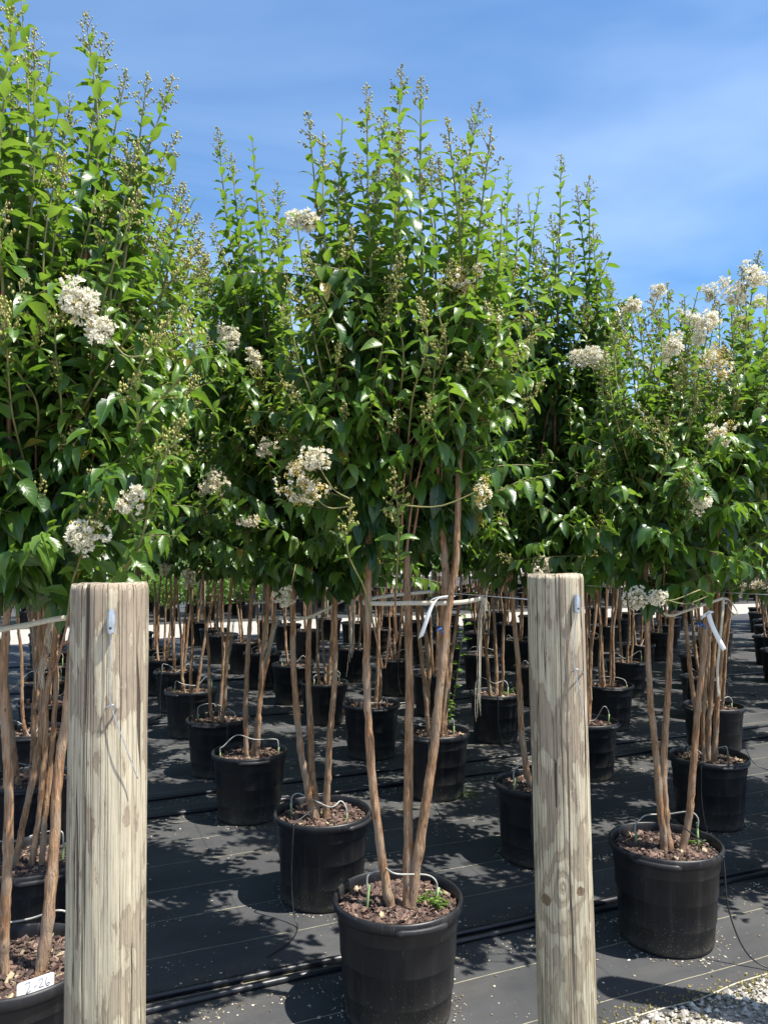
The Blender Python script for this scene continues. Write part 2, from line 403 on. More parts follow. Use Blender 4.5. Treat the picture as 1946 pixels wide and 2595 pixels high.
def gravel_material():
    m, nt, p = new_mat('crushed limestone'); c = objco(nt)
    vo = nt.nodes.new('ShaderNodeTexVoronoi'); vo.inputs['Scale'].default_value = 55; nt.links.new(c, vo.inputs['Vector'])
    n = noise(nt, c, 1.2, 5)
    col = ramp(nt, vo.outputs['Color'], [(.2, (.24, .22, .19)), (.5, (.35, .33, .29)), (.85, (.46, .44, .40))])
    col = mixc(nt, math_n(nt, 'MULTIPLY', n, .5), col, (.33, .30, .25))
    nt.links.new(col, p.inputs['Base Color']); p.inputs['Roughness'].default_value = .9
    bump(nt, p, vo.outputs['Distance'], .6, .02)
    return m
M_GRAVEL = gravel_material()
def rnd_mat(name, stops, rough=.8):
    m, nt, p = new_mat(name); nt.links.new(ramp(nt, attr(nt, 'rnd'), stops), p.inputs['Base Color']); p.inputs['Roughness'].default_value = rough; return m
M_STONE = rnd_mat('limestone chips', [(0, (.17, .15, .125)), (.5, (.36, .33, .29)), (1, (.55, .53, .49))])
M_LITTER = rnd_mat('fallen buds', [(0, (.04, .032, .022)), (.35, (.13, .105, .065)), (.7, (.32, .28, .19)), (1, (.56, .52, .42))])
M_MOSS = rnd_mat('moss', [(0, (.05, .05, .02)), (.5, (.12, .11, .035)), (1, (.28, .23, .09))])

# ------------------------------------------------------------------ the setting
R1 = 2.13          # near edge of the ground cloth
def sheet(name, rows, alongs, z, mat, wav=0):
    v = []; rng = random.Random(5)
    for i, r in enumerate(rows):
        for a in alongs:
            rr = r+(math.sin(a*3.1)*.012+math.sin(a*7.7+1)*.008+math.sin(a*17)*.004)*(wav if i in (0, len(rows)-1) else 0)
            v.append(rowpt(rr, a, z))
    n = len(alongs); f = [(i*n+j, i*n+j+1, (i+1)*n+j+1, (i+1)*n+j) for i in range(len(rows)-1) for j in range(n-1)]
    return struct(link(name, mesh(name, v, f, mat=mat)))
g = mesh('ground', [(-600, -400, -.004), (600, -400, -.004), (600, 900, -.004), (-600, 900, -.004)], [(0, 1, 2, 3)], mat=M_GRAVEL)
struct(link('ground', g))
sheet('ground_cloth', [R1, 2.3, 3, 4, 6, 9, 12, 14.75], list(np.linspace(-16, 26, 421)), 0, M_CLOTH, 1)
sheet('ground_cloth', [17.6, 20, 24, 27.5], list(np.linspace(-40, 50, 91)), 0, M_CLOTH, 3)
sheet('ground_cloth', [30.0, 36, 46], list(np.linspace(-60, 70, 60)), 0, M_CLOTH, 3)

# ------------------------------------------------------------------ leaves (vectorised)
TEMPL = {
    'hi': ([0, .16, .40, .66, .86, 1], [0, .74, 1., .76, .36, 0]),
    'mid': ([0, .27, .66, 1], [0, .92, .80, 0]),
    'lo': ([0, .45, 1], [0, 1, 0]),
}
def leaf_topology(det):
    ts, ws = TEMPL[det]; n = len(ts)
    T = list(ts); U = [0.]*n; f = []
    li = {}; ri = {}
    for i in range(1, n-1):
        li[i] = len(T); T.append(ts[i]); U.append(-ws[i]); ri[i] = len(T); T.append(ts[i]); U.append(ws[i])
    f += [(0, 1, li[1]), (0, ri[1], 1)]
    for i in range(1, n-2):
        f += [(li[i], i, i+1), (li[i], i+1, li[i+1]), (i, ri[i], ri[i+1]), (i, ri[i+1], i+1)]
    f += [(li[n-2], n-2, n-1), (n-2, ri[n-2], n-1)]
    sg = np.sign(U)
    return np.array(T), np.array(U), np.array(f), sg
def leaf_mesh_arrays(det, base, D, Nn, L, Wd, curl, fold, age, rnd):
    T, U, f, sg = leaf_topology(det); m = len(base); nv = len(T)
    D = D/np.linalg.norm(D, axis=1)[:, None]
    S = np.cross(D, Nn); S /= np.linalg.norm(S, axis=1)[:, None]+1e-9
    Nn = np.cross(S, D)
    k = np.where(np.abs(curl) < .02, .02, curl)[:, None]; t = T[None, :]
    fx = np.sin(k*t)/k; gz = -(1-np.cos(k*t))/k
    wv = .06*np.sin(t*19+rnd[:, None]*40+sg[None]*2.1)*np.abs(U)[None]
    gz = gz + fold[:, None]*np.abs(U)[None]*(Wd/L)[:, None]*.5 + wv
    P = base[:, None, :] + L[:, None, None]*(D[:, None, :]*fx[..., None] + Nn[:, None, :]*gz[..., None]) + (Wd[:, None]*.5*U[None])[..., None]*S[:, None, :]
    faces = (f[None] + (np.arange(m)*nv)[:, None, None]).reshape(-1, 3)
    uv = np.stack([np.tile(np.sign(U)*1.0, m), np.tile(T, m)], 1)
    return P.reshape(-1, 3), faces, uv, np.repeat(age, nv), np.repeat(rnd, nv)

# shared single-leaf meshes for leaves that are objects of their own
LEAFBANK = {}
def bank_leaf(age, curl, i):
    key = (int(min(6, age*7)), int(max(0, min(3, curl*2.5))), i % 2)
    if key not in LEAFBANK:
        a = (key[0]+.5)/7; c = (key[1]+.5)/2.5
        P, f, uv, ag, rn = leaf_mesh_arrays('hi', np.zeros((1, 3)), np.array([[1., 0, 0]]), np.array([[0, 0, 1.]]), np.array([1.]), np.array([.5]),
                                            np.array([c]), np.array([.45+.2*key[2]]), np.array([a]), np.array([.25+.5*key[2]]))
        LEAFBANK[key] = mesh('leaf', P, f, uv=uv, attrs={'age': ag, 'rnd': rn}, mat=M_LEAF)
    return LEAFBANK[key]

OCT_V = np.array([(1,0,0),(-1,0,0),(0,1,0),(0,-1,0),(0,0,1),(0,0,-1)], float)
OCT_F = np.array([(0,2,4),(2,1,4),(1,3,4),(3,0,4),(2,0,5),(1,2,5),(3,1,5),(0,3,5)])
def octa_cloud(C, R, elong=None):
    C = np.asarray(C); R = np.asarray(R); m = len(C)
    v = C[:, None, :] + R[:, None, None]*OCT_V[None]*(1 if elong is None else elong[:, None, :])
    f = (OCT_F[None]+(np.arange(m)*6)[:, None, None]).reshape(-1, 3)
    return v.reshape(-1, 3), f

def unit(v): return v/(np.linalg.norm(v)+1e-9)
UP = np.array((0, 0, 1.))

class Tree:
    """collects stems, twigs, leaves, buds of one crape myrtle (local coordinates, base on the ground)"""
    zmin = 1.33
    def __init__(s, seed):
        s.r = np.random.RandomState(seed); s.stems = []; s.tw = []; s.sh = []; s.lv = []; s.bud = []; s.paths = []
    def leaf(s, p, d, n, L, ratio, curl, age):
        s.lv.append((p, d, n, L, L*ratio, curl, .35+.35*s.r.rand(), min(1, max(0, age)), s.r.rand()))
    def panicle(s, tip, ax, ln, dens=1.0):
        r = s.r; nb = int(11*dens)
        for i in range(nb):
            t = i/nb; c = tip - ax*ln*(1-t)
            bl = ln*.40*(1-t)**.75+.006
            az = i*2.4+r.rand()
            a = unit(np.cross(ax, [math.cos(az), math.sin(az), .3])); d = unit(a*.75+ax*.75)
            e = c+d*bl
            s.sh.append((np.array([c, e]), np.array([.0011, .0007])))
            for q in range(max(3, int(bl/.0065))):
                u = .25+.75*r.rand()
                s.bud.append((c+d*bl*u+r.randn(3)*.0045, .0028+.0021*r.rand()))
        for q in range(8): s.bud.append((tip+r.randn(3)*.003-ax*.02*r.rand(), .0025))
    def shoot(s, path, tipd_leaf=.09, panicle=True, lat=True, thin=1.0):
        """upright shoot along path (start -> tip), leaves by distance from tip"""
        r = s.r; path = np.asarray(path); seg = np.linalg.norm(np.diff(path, axis=0), axis=1); cum = np.concatenate([[0], np.cumsum(seg)]); tot = cum[-1]
        def P(x): return np.array([np.interp(x, cum, path[:, k]) for k in range(3)])
        rad = .0016+.0068*np.clip((tot-cum)/1.6, 0, 1)**.8
        nspl = int(np.searchsorted(-(tot-cum), -.85))
        nspl = max(1, min(len(path)-2, nspl))
        s.tw.append((path[:nspl+1], rad[:nspl+1])); s.sh.append((path[nspl:], rad[nspl:])); s.paths.append(path)
        x = tot-tipd_leaf if panicle else tot-.01
        az = r.rand()*6.28; ln = .10+.09*r.rand()
        ax = unit(path[-1]-path[-3])
        if panicle: s.panicle(path[-1], ax, ln, .8+.5*r.rand())
        while x > 0:
            d = tot-x; p = P(x); a = unit(P(min(tot, x+.02))-P(max(0, x-.02)))
            if p[2] < s.zmin: break
            az += 1.57+r.randn()*.35
            e1 = unit(np.cross(a, [.31, .95, .02])); e2 = np.cross(a, e1)
            for sd in (0, math.pi):
                if r.rand() > thin*(1 if d < 1.1 else .8): continue
                o = e1*math.cos(az+sd)+e2*math.sin(az+sd)
                L = np.interp(d, [.05, .2, .5, .9, 1.3], [.036, .064, .082, .122, .130])*(.78+.40*r.rand())
                if d < .80+.18*r.randn():
                    th = math.radians(np.interp(d, [0, .3, .8], [36, 52, 74])+r.randn()*9)
                    dr = a*math.cos(th)+o*math.sin(th); n = a*math.sin(th)-o*math.cos(th)
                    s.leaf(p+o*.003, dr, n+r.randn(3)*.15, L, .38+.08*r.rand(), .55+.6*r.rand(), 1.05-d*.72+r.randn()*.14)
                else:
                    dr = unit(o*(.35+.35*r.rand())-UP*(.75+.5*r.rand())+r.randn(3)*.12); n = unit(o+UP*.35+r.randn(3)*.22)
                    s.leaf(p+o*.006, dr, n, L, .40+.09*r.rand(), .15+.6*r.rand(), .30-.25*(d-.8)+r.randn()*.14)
            x -= .040+.012*r.rand() if d < .7 else .048+.02*r.rand()
        if lat:
            x = tot-.50-.25*r.rand()
            while x > .02:
                p = P(x)
                if p[2] < s.zmin+.04: break
                if r.rand() < .82:
                    c = np.array((p[0], p[1], 0)); nrm = np.linalg.norm(c)
                    az2 = (math.atan2(c[1], c[0]) if nrm > .05 else r.rand()*6.28)+r.randn()*1.15
                    s.lateral(p, np.array((math.cos(az2), math.sin(az2), .25+.55*r.rand())), .14+.26*r.rand(), .15)
                x -= .085+.06*r.rand()
    def lateral(s, p, d, ln, ppan, droop=None, age0=None, size=1.0):
        r = s.r; d = unit(d); n = 7
        dr = r.randn()*.25+.05 if droop is None else droop
        pts = [p]; cur = d.copy()
        for i in range(n-1):
            cur = unit(cur+np.array((0, 0, -dr*.14))+r.randn(3)*.05); pts.append(pts[-1]+cur*ln/(n-1))
        pts = np.array(pts); s.sh.append((pts, np.linspace(.0030, .0011, n))); s.paths.append(pts)
        a0 = (.08+.62*r.rand()**1.6) if age0 is None else age0
        m = max(4, int(ln/.030)); sd = 1
        for i in range(m):
            t = (i+.6)/m; q = t*(n-1); k = min(n-2, int(q)); b = pts[k]+(pts[k+1]-pts[k])*(q-k); a = unit(pts[k+1]-pts[k])
            side = unit(np.cross(a, UP)+r.randn(3)*.15)*sd; sd = -sd
            L = (.066+.056*r.rand())*(1.16-.5*t)*size; hang = (.25+1.1*r.rand())*(1.3-a0)
            dd = unit(a*(.42+.3*r.rand())+side*.85-UP*hang); nn = unit(UP+r.randn(3)*.35+side*.3*hang+a*.3*hang)
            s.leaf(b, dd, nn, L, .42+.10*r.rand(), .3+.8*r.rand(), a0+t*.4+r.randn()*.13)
        tip = pts[-1]; a = unit(pts[-1]-pts[-2])
        if r.rand() < ppan:
            up = unit(a+UP*.6); s.panicle(tip+up*.07, up, .08+.05*r.rand(), .9)
            s.sh.append((np.array([tip, tip+up*.07]), np.array([.0011, .0008])))
        else:
            for q in range(3): s.leaf(tip, unit(a+r.randn(3)*.45), UP+r.randn(3)*.3, .03+.02*r.rand(), .48, .4, a0+.45)

def vary(p, r, a): return np.asarray(p)+r.randn(3)*a
def tip_path(r, start, tip, bow=.5):
    start = np.asarray(start); tip = np.asarray(tip); h = tip[2]-start[2]
    out = (tip-start)*np.array((1, 1, 0))
    p1 = start+np.array((0, 0, h*.33))+out*bow+r.randn(3)*.015
    p2 = start+np.array((0, 0, h*.68))+out*(.5+bow*.6)+r.randn(3)*.028
    return smooth_path([start, p1, p2, tip], 26)

def grow(t, stems, tips, low=34, front=None, thin=1.0):
    """stems: list of (points, r0, r1); tips: local 3-D points"""
    r = t.r
    for pts, r0, r1 in stems:
        NS = 64; P = smooth_path(pts, NS); jit = np.cumsum(r.randn(NS, 3)*.0011, axis=0)*.8; jit -= np.linspace(0, 1, NS)[:, None]*jit[-1]; jit += r.randn(NS, 3)*.0007; jit[0] = 0
        P = P+jit; R = np.linspace(r0, r1, NS)*(1+.035*r.randn(NS)); R[0] *= 1.3; R[1] *= 1.15
        for q in r.randint(3, NS-1, 5): R[q] *= 1.14; R[q-1] *= 1.07
        t.stems.append((P, R)); t.paths.append(P[P[:, 2] > 1.2] if (P[:, 2] > 1.2).sum() > 2 else P)
    for tip in tips:
        tip = np.asarray(tip, float)
        best = min(range(len(stems)), key=lambda i: np.linalg.norm((t.stems[i][0][-1]-tip)[:2])*(1+.5*r.rand()))
        P = t.stems[best][0]; zs = P[:, 2]; zt = zs[-1]
        k = len(P)-1 if r.rand() < .45 else int(np.argmin(np.abs(zs-(zt-(.35*r.rand())*min(1, zt-1.2)))))
        t.shoot(tip_path(r, P[k], tip, .25+.3*r.rand()), tipd_leaf=.08+.05*r.rand(), panicle=r.rand() < .8, thin=thin)
    for i in range(low):
        P = t.stems[r.randint(len(t.stems))][0]; ok = np.where(P[:, 2] > t.zmin+.05)[0]
        if len(ok) == 0: continue
        p = P[ok[r.randint(len(ok))]]; az = r.rand()*6.28
        if front is not None and r.rand() < .5: az = front+r.randn()*.8
        t.lateral(p, np.array((math.cos(az), math.sin(az), .25+.7*r.rand())), .28+.34*r.rand(), .10, droop=.1+.5*r.rand(), age0=.02+.42*r.rand(), size=1.10)

def tubes_mesh(name, lst, sides, mat, cap=False):
    V = []; Fq = []; n = 0; ang = np.arange(sides)*2*math.pi/sides; ca, sa = np.cos(ang), np.sin(ang)
    for pts, rad in lst:
        m = len(pts)
        if m < 2: continue
        T = np.gradient(pts, axis=0); T /= np.linalg.norm(T, axis=1)[:, None]+1e-9
        A = np.cross(T, [.23, .91, .35]); A /= np.linalg.norm(A, axis=1)[:, None]+1e-9; B = np.cross(T, A)
        V.append((pts[:, None, :]+rad[:, None, None]*(ca[None, :, None]*A[:, None]+sa[None, :, None]*B[:, None])).reshape(-1, 3))
        i = (np.arange(m-1)*sides)[:, None]; j = np.arange(sides)[None]; j2 = (j+1) % sides
        Fq.append(np.stack([i+j, i+j2, i+j2+sides, i+j+sides], -1).reshape(-1, 4)+n); n += m*sides
    return mesh(name, np.concatenate(V), np.concatenate(Fq), mat=mat)

def cluster_arrays(r, rad, n, brown=0.2):
    """one flower panicle: crinkled six-petalled florets over a lumpy cone, axis +Z"""
    V = []; Fc = []; nv = 0; yb = []; yr = []
    dl = unit(r.randn(3)*[1, .4, .7]); lobes = [(np.zeros(3), rad*.55)]+[(dl*rad*(.75*r.rand()-.2)*1.3+r.randn(3)*rad*.30, rad*(.22+.26*r.rand())) for _ in range(8)]
    for i in range(n):
        c0, lr = lobes[r.randint(len(lobes))]
        o = unit(r.randn(3)); c = c0+o*lr*(.55+.5*r.rand()); o = unit(o+.4*unit(c)); 
        if r.rand() < brown:
            for q in range(3): yb.append(c+r.randn(3)*.005); yr.append(.0022+.0012*r.rand())
            continue
        e1 = unit(np.cross(o, [.2, .5, .84])); e2 = np.cross(o, e1); a0 = r.rand()*6.28
        for k in range(6):
            a = a0+k*math.pi/3+r.randn()*.15; d = e1*math.cos(a)+e2*math.sin(a); sd = np.cross(o, d)
            l = .0062*(.7+.5*r.rand()); w_ = .0038
            b = c+d*.0015; lift = o*(.002+.004*r.rand()); p1 = b+d*l*.6+sd*w_+lift+o*.0025*r.randn(); p2 = b+d*l*.6-sd*w_+lift+o*.0025*r.randn(); p3 = b+d*l*1.15+lift*1.3+o*.003*r.randn()
            V += [b, p1, p2, p3]; Fc += [(nv, nv+1, nv+3), (nv, nv+3, nv+2)]; nv += 4
        yb.append(c+o*.003); yr.append(.0019)
    yv, yf = octa_cloud(np.array(yb), np.array(yr))
    return np.array(V), np.array(Fc), yv, yf

# ------------------------------------------------------------------ pots, soil, chips, drip tubes
RIM, PH, SOILZ = .225, .390, .345
def pot_mesh():
    o = [(0, .002), (.165, .002), (.180, .006), (.183, .02), (.1875, .095), (.1915, .099), (.1922, .103), (.1965, .20), (.2000, .204), (.2008, .208), (.2045, .30), (.2080, .304), (.2088, .308), (.2105, .345),
         (.213, .350), (.221, .356), (.2245, .362), (.2255, .374), (.225, .384), (.221, .3905), (.216, .391), (.2125, .387), (.2100, .372), (.207, .35), (.204, .30)]
    v, f = lathe(o, 72); 
    a = np.arctan2(v[:, 1], v[:, 0]); k = 1+.006*np.sin(2*a+.6)*(v[:, 2]/PH)+.003*np.sin(3*a)
    v[:, :2] *= k[:, None]
    return mesh('pot', v, f, mat=M_POT)
POT = pot_mesh()
def lug_mesh():
    pts = [np.array((.228*math.cos(a), .228*math.sin(a), .366)) for a in np.linspace(-.42, .42, 14)]
    rad = np.array([.004]+[.0085]*12+[.004]); v, f = tube_arrays(pts, rad, 8); v[:, 2] = .366+(v[:, 2]-.366)*1.35
    return mesh('rim_lug', v, f, mat=M_POT)
LUG = lug_mesh()
def soil_mesh():
    v = [(0, 0, SOILZ+.006)]; f = []; rr = np.linspace(.02, .2085, 8); r = np.random.RandomState(3)
    for i, q in enumerate(rr):
        for j in range(32):
            a = j*math.pi/16; v.append((q*math.cos(a), q*math.sin(a), SOILZ+.007*r.randn()*.6+.004*(1-i/8)))
    for j in range(32): f.append((0, 1+j, 1+(j+1) % 32))
    for i in range(7):
        for j in range(32): a = 1+i*32+j; b = 1+i*32+(j+1) % 32; f.append((a, a+32, b+32, b))
    return mesh('soil', v, f, mat=M_SOIL)
SOIL = soil_mesh()
CUBE = np.array([(-1,-1,-1),(1,-1,-1),(1,1,-1),(-1,1,-1),(-1,-1,1),(1,-1,1),(1,1,1),(-1,1,1)], float)
CUBF = np.array([(0,3,2,1),(4,5,6,7),(0,1,5,4),(1,2,6,5),(2,3,7,6),(3,0,4,7)])
def chips_mesh(seed, n, smin=.0022, smax=.0145):
    r = np.random.RandomState(seed); V = []; Fc = []; A = []
    for i in range(n):
        q = .204*math.sqrt(r.rand()); a = r.rand()*6.28
        L = smin+(smax-smin)*r.rand()**3.0; S = np.array((L, L*(.25+.5*r.rand()), L*(.10+.22*r.rand())))
        c = CUBE*S*(1+.28*r.randn(8, 3))
        rx, ry, rz = r.randn()*.45, r.randn()*.45, r.rand()*6.28
        R = np.array(Matrix.Rotation(rz, 3, 'Z')@Matrix.Rotation(ry, 3, 'Y')@Matrix.Rotation(rx, 3, 'X'))
        qq = min(q, .203-L)
        V.append(c@R.T+np.array((qq*math.cos(a), qq*math.sin(a), SOILZ+.004+.009*r.rand()))); Fc.append(CUBF+8*i); A += [r.rand()]*8
    return mesh('bark_chips', np.concatenate(V), np.concatenate(Fc), smooth=False, attrs={'rnd': A}, mat=M_CHIP)
CHIPS_NEAR = [chips_mesh(11+i, 3400) for i in range(2)]
CHIPS_FAR = [chips_mesh(31+i, 1100, .003, .016) for i in range(2)]

def drip(seed, loc, label, group, ang=None, feed=True, shape=None, inst=None):
    r = random.Random(seed)
    root = link('drip_tube', None); root.empty_display_size = .05; root.location = loc; tag(root, label, 'drip tube', group)
    a0 = r.uniform(-.7, .7) if ang is None else ang
    d = np.array((math.cos(a0), math.sin(a0), 0)); n = np.array((-math.sin(a0), math.cos(a0), 0))
    R0 = r.uniform(.10, .178); R1_ = r.uniform(.10, .178); h0 = r.uniform(.035, .085); h1 = r.uniform(.035, .11)
    b0 = -d*R0+n*r.uniform(-.07, .07); b1 = d*R1_+n*r.uniform(-.07, .07)
    for b, h in ((b0, h0), (b1, h1)):
        m = MB(); lean = np.array((r.uniform(-.01, .01), r.uniform(-.01, .01), 0))
        m.tube([b+[0, 0, SOILZ-.05], b+[0, 0, SOILZ+.02], b+lean+[0, 0, SOILZ+h]], [.002, .0048, .0046], 6)
        m.build('stake', M_STAKE, root)
    top = SOILZ+h0
    sag = r.choice([-1, -1, .6, .4]) if shape is None else shape
    p = [b0+[0, 0, top-.02], b0+[0, 0, top+.025], b0*r.uniform(.72, .92)+[0, 0, top+r.uniform(.035, .07)],
         b0*.45+n*r.uniform(-.05, .05)+[0, 0, top+.045+.035*sag+r.uniform(-.02, .03)], b1*r.uniform(.0, .35)+n*r.uniform(-.09, .09)+[0, 0, top+.03+.045*sag+r.uniform(-.02, .03)], b1*r.uniform(.7, .9)+[0, 0, SOILZ+h1+.05], b1+[0, 0, SOILZ+h1+.022], b1+[0, 0, SOILZ+h1-.02]]
    P = smooth_path(p, 36); m = MB(); m.tube(P, .0031, 7); m.build('arch_tube', M_TUBE, root)
    if feed:
        s = P[18]; sg = r.choice([-1, 1]); e = n*(-.5)*.6+d*sg*.1
        out = unit(-n*.8+d*sg*.55)
        q = [s, s+out*.05+[0, 0, .0], out*.225+[0, 0, .402], out*.247+[0, 0, .375], out*.262+[0, 0, .2], out*.30+d*.03+[0, 0, .05], out*.36+d*.08+[0, 0, .005], out*.5+d*.12+[0, 0, .0045], out*.62+d*.10+[0, 0, .0045]]
        m = MB(); m.tube(smooth_path(q, 40), .0031, 6); m.build('feed_tube', M_FEED, root)
    return root

# ------------------------------------------------------------------ building a potted tree
SPECIES = 'potted_crape_myrtle'
def tree_parts(t, root, det, near_xy=None, nleaf=0, chips=None, lug=0.0, flowers=()):
    """parts under root; near_xy = world base for choosing leaves that become objects of their own"""
    r = t.r
    pot = link('pot', POT, root); pot.rotation_euler.z = lug
    for s in (0, math.pi):
        l = link('rim_lug', LUG, pot); l.rotation_euler.z = s-math.pi/2
    soil = link('soil', SOIL, root); soil.rotation_euler.z = r.rand()*6
    ch = link('bark_chips', chips, soil); ch['kind'] = 'stuff'
    for P, R in t.stems:
        v, f = tube_arrays(P, R, 12); link('stem', mesh('stem', v, f, mat=M_BARK), root)
    if nleaf:
        for q in t.tw: link('branch', tubes_mesh('branch', [q], 7, M_TWIG), root)
    else: link('branches', tubes_mesh('branches', t.tw, 6, M_TWIG), root)['kind'] = 'stuff'
    link('green_shoots', tubes_mesh('green_shoots', t.sh, 4, M_SHOOT), root)['kind'] = 'stuff'
    if t.bud:
        C = np.array([b[0] for b in t.bud]); R = np.array([b[1] for b in t.bud])
        el = np.tile(np.array((1, 1, 1.35)), (len(C), 1)); v, f = octa_cloud(C, R, el)
        link('flower_buds', mesh('flower_buds', v, f, mat=M_BUD), root)['kind'] = 'stuff'
    A = [np.array([l[i] for l in t.lv], float) for i in range(9)]
    own = np.zeros(len(A[0]), bool)
    if nleaf:
        Wp = A[0]+A[1]*A[3][:, None]*.5+np.array((near_xy[0], near_xy[1], -CAM_H)); dist = np.linalg.norm(Wp, axis=1)
        u = Wp[:, 0]/Wp[:, 1]; vv = Wp[:, 2]/Wp[:, 1]
        inside = (np.abs(u) < .5) & (vv < .71) & (vv > -.6)
        nn = A[2]/np.linalg.norm(A[2], axis=1)[:, None]; face = np.abs((nn*Wp).sum(1)/dist)
        depth = Wp[:, 1]-near_xy[1]
        sc = np.where(inside, A[3]**2*(.25+face)/dist**2*np.exp(-np.clip(depth, -.5, .5)*5), 0)
        idx = np.argsort(-sc)[:nleaf]; own[idx] = sc[idx] > 0
    rest = ~own
    P, f, uv, ag, rn = leaf_mesh_arrays(det, A[0][rest], A[1][rest], A[2][rest], A[3][rest], A[4][rest], A[5][rest], A[6][rest], A[7][rest], A[8][rest])
    fo = link('foliage', mesh('foliage', P, f, uv=uv, attrs={'age': ag, 'rnd': rn}, mat=M_LEAF), root); fo['kind'] = 'stuff'
    for i in np.where(own)[0]:
        D = unit(A[1][i]); S = unit(np.cross(D, A[2][i])); Nn = np.cross(S, D); L = A[3][i]; ws = A[4][i]/.5
        o = link('leaf', bank_leaf(A[7][i], A[5][i], i), fo)
        # template: length +X, normal +Z, side = D x N
        Mx = Matrix(((D[0]*L, -S[0]*ws, Nn[0]*L, A[0][i][0]), (D[1]*L, -S[1]*ws, Nn[1]*L, A[0][i][1]), (D[2]*L, -S[2]*ws, Nn[2]*L, A[0][i][2]), (0, 0, 0, 1)))
        o.matrix_local = Mx
    allp = np.concatenate(t.paths)
    for (pos, rad, brown) in flowers:
        pos = np.asarray(pos); q = allp[np.argmin(np.linalg.norm(allp-pos, axis=1)+.6*np.clip(allp[:, 2]-pos[2]+.05, 0, 9))]
        V, Fc, yv, yf = cluster_arrays(r, rad, int(230*(rad/.07)**1.7), brown)
        ax = unit(unit(pos-q)+UP*.5)
        fl = link('flower_cluster', mesh('flower_cluster', V, Fc, smooth=False, mat=M_PETAL), root); fl.location = pos; fl['kind'] = 'stuff'
        bd = link('yellow_buds', mesh('yellow_buds', yv, yf, mat=M_FBUD), fl); bd['kind'] = 'stuff'
        st = MB(); mid = (q+pos)*.5+np.array((0, 0, -.03))
        st.tube(smooth_path([q-pos, mid-pos, -ax*rad*.3, ax*rad*.2], 12), np.linspace(.0028, .0014, 12), 5)
        for k in range(14):
            e = unit(r.randn(3))*rad*.75; st.tube([ax*rad*(-.4+.5*r.rand()), e*.6+ax*.005, e], [.0011, .0009, .0007], 3)
        st.build('flower_stalk', M_SHOOT, fl)

def copy_tree(src, parent=None):
    c = src.copy(); COL.objects.link(c); c.parent = parent
    for ch in src.children: copy_tree(ch, c)
    return c

def random_stems(r, n=None):
    n = n or r.choice([3, 3, 3, 4, 5]); out = []; a0 = r.rand()*6.28
    for i in range(n):
        a = a0+i*6.28/n+r.randn()*.3; rb = .02+.03*r.rand(); rt = .09+.11*r.rand(); d = np.array((math.cos(a), math.sin(a), 0)); e = np.array((-d[1], d[0], 0))
        zt = 1.55+.5*r.rand()
        pts = [d*rb+[0, 0, SOILZ-.03], d*(rb+.03)+[0, 0, .5], d*(rb+(rt-rb)*.55)+e*r.randn()*.015+[0, 0, .85], d*rt+e*r.randn()*.02+[0, 0, 1.25], d*(rt*1.15)+e*r.randn()*.03+[0, 0, zt]]
        r0 = .0135+.005*r.rand(); out.append((np.array(pts), r0, r0*.55))
    return out
def random_tips(r, n, zlo, zhi, rad):
    out = []
    for i in range(n):
        a = r.rand()*6.28; q = rad*math.sqrt(r.rand()); z = zhi-(zhi-zlo)*(.35*(q/rad)**2+.65*r.rand()**1.3)
        out.append(np.array((q*math.cos(a), q*math.sin(a), z)))
    return out

ROWS = [2.53, 3.45, 4.55, 5.68, 6.88, 7.94, 9.02, 10.1, 11.2, 12.3, 13.4]
A0, DA = -.08, 1.18
ORD = ['first', 'second', 'third', 'fourth', 'fifth', 'sixth', 'seventh', 'eighth', 'ninth', 'tenth', 'last']

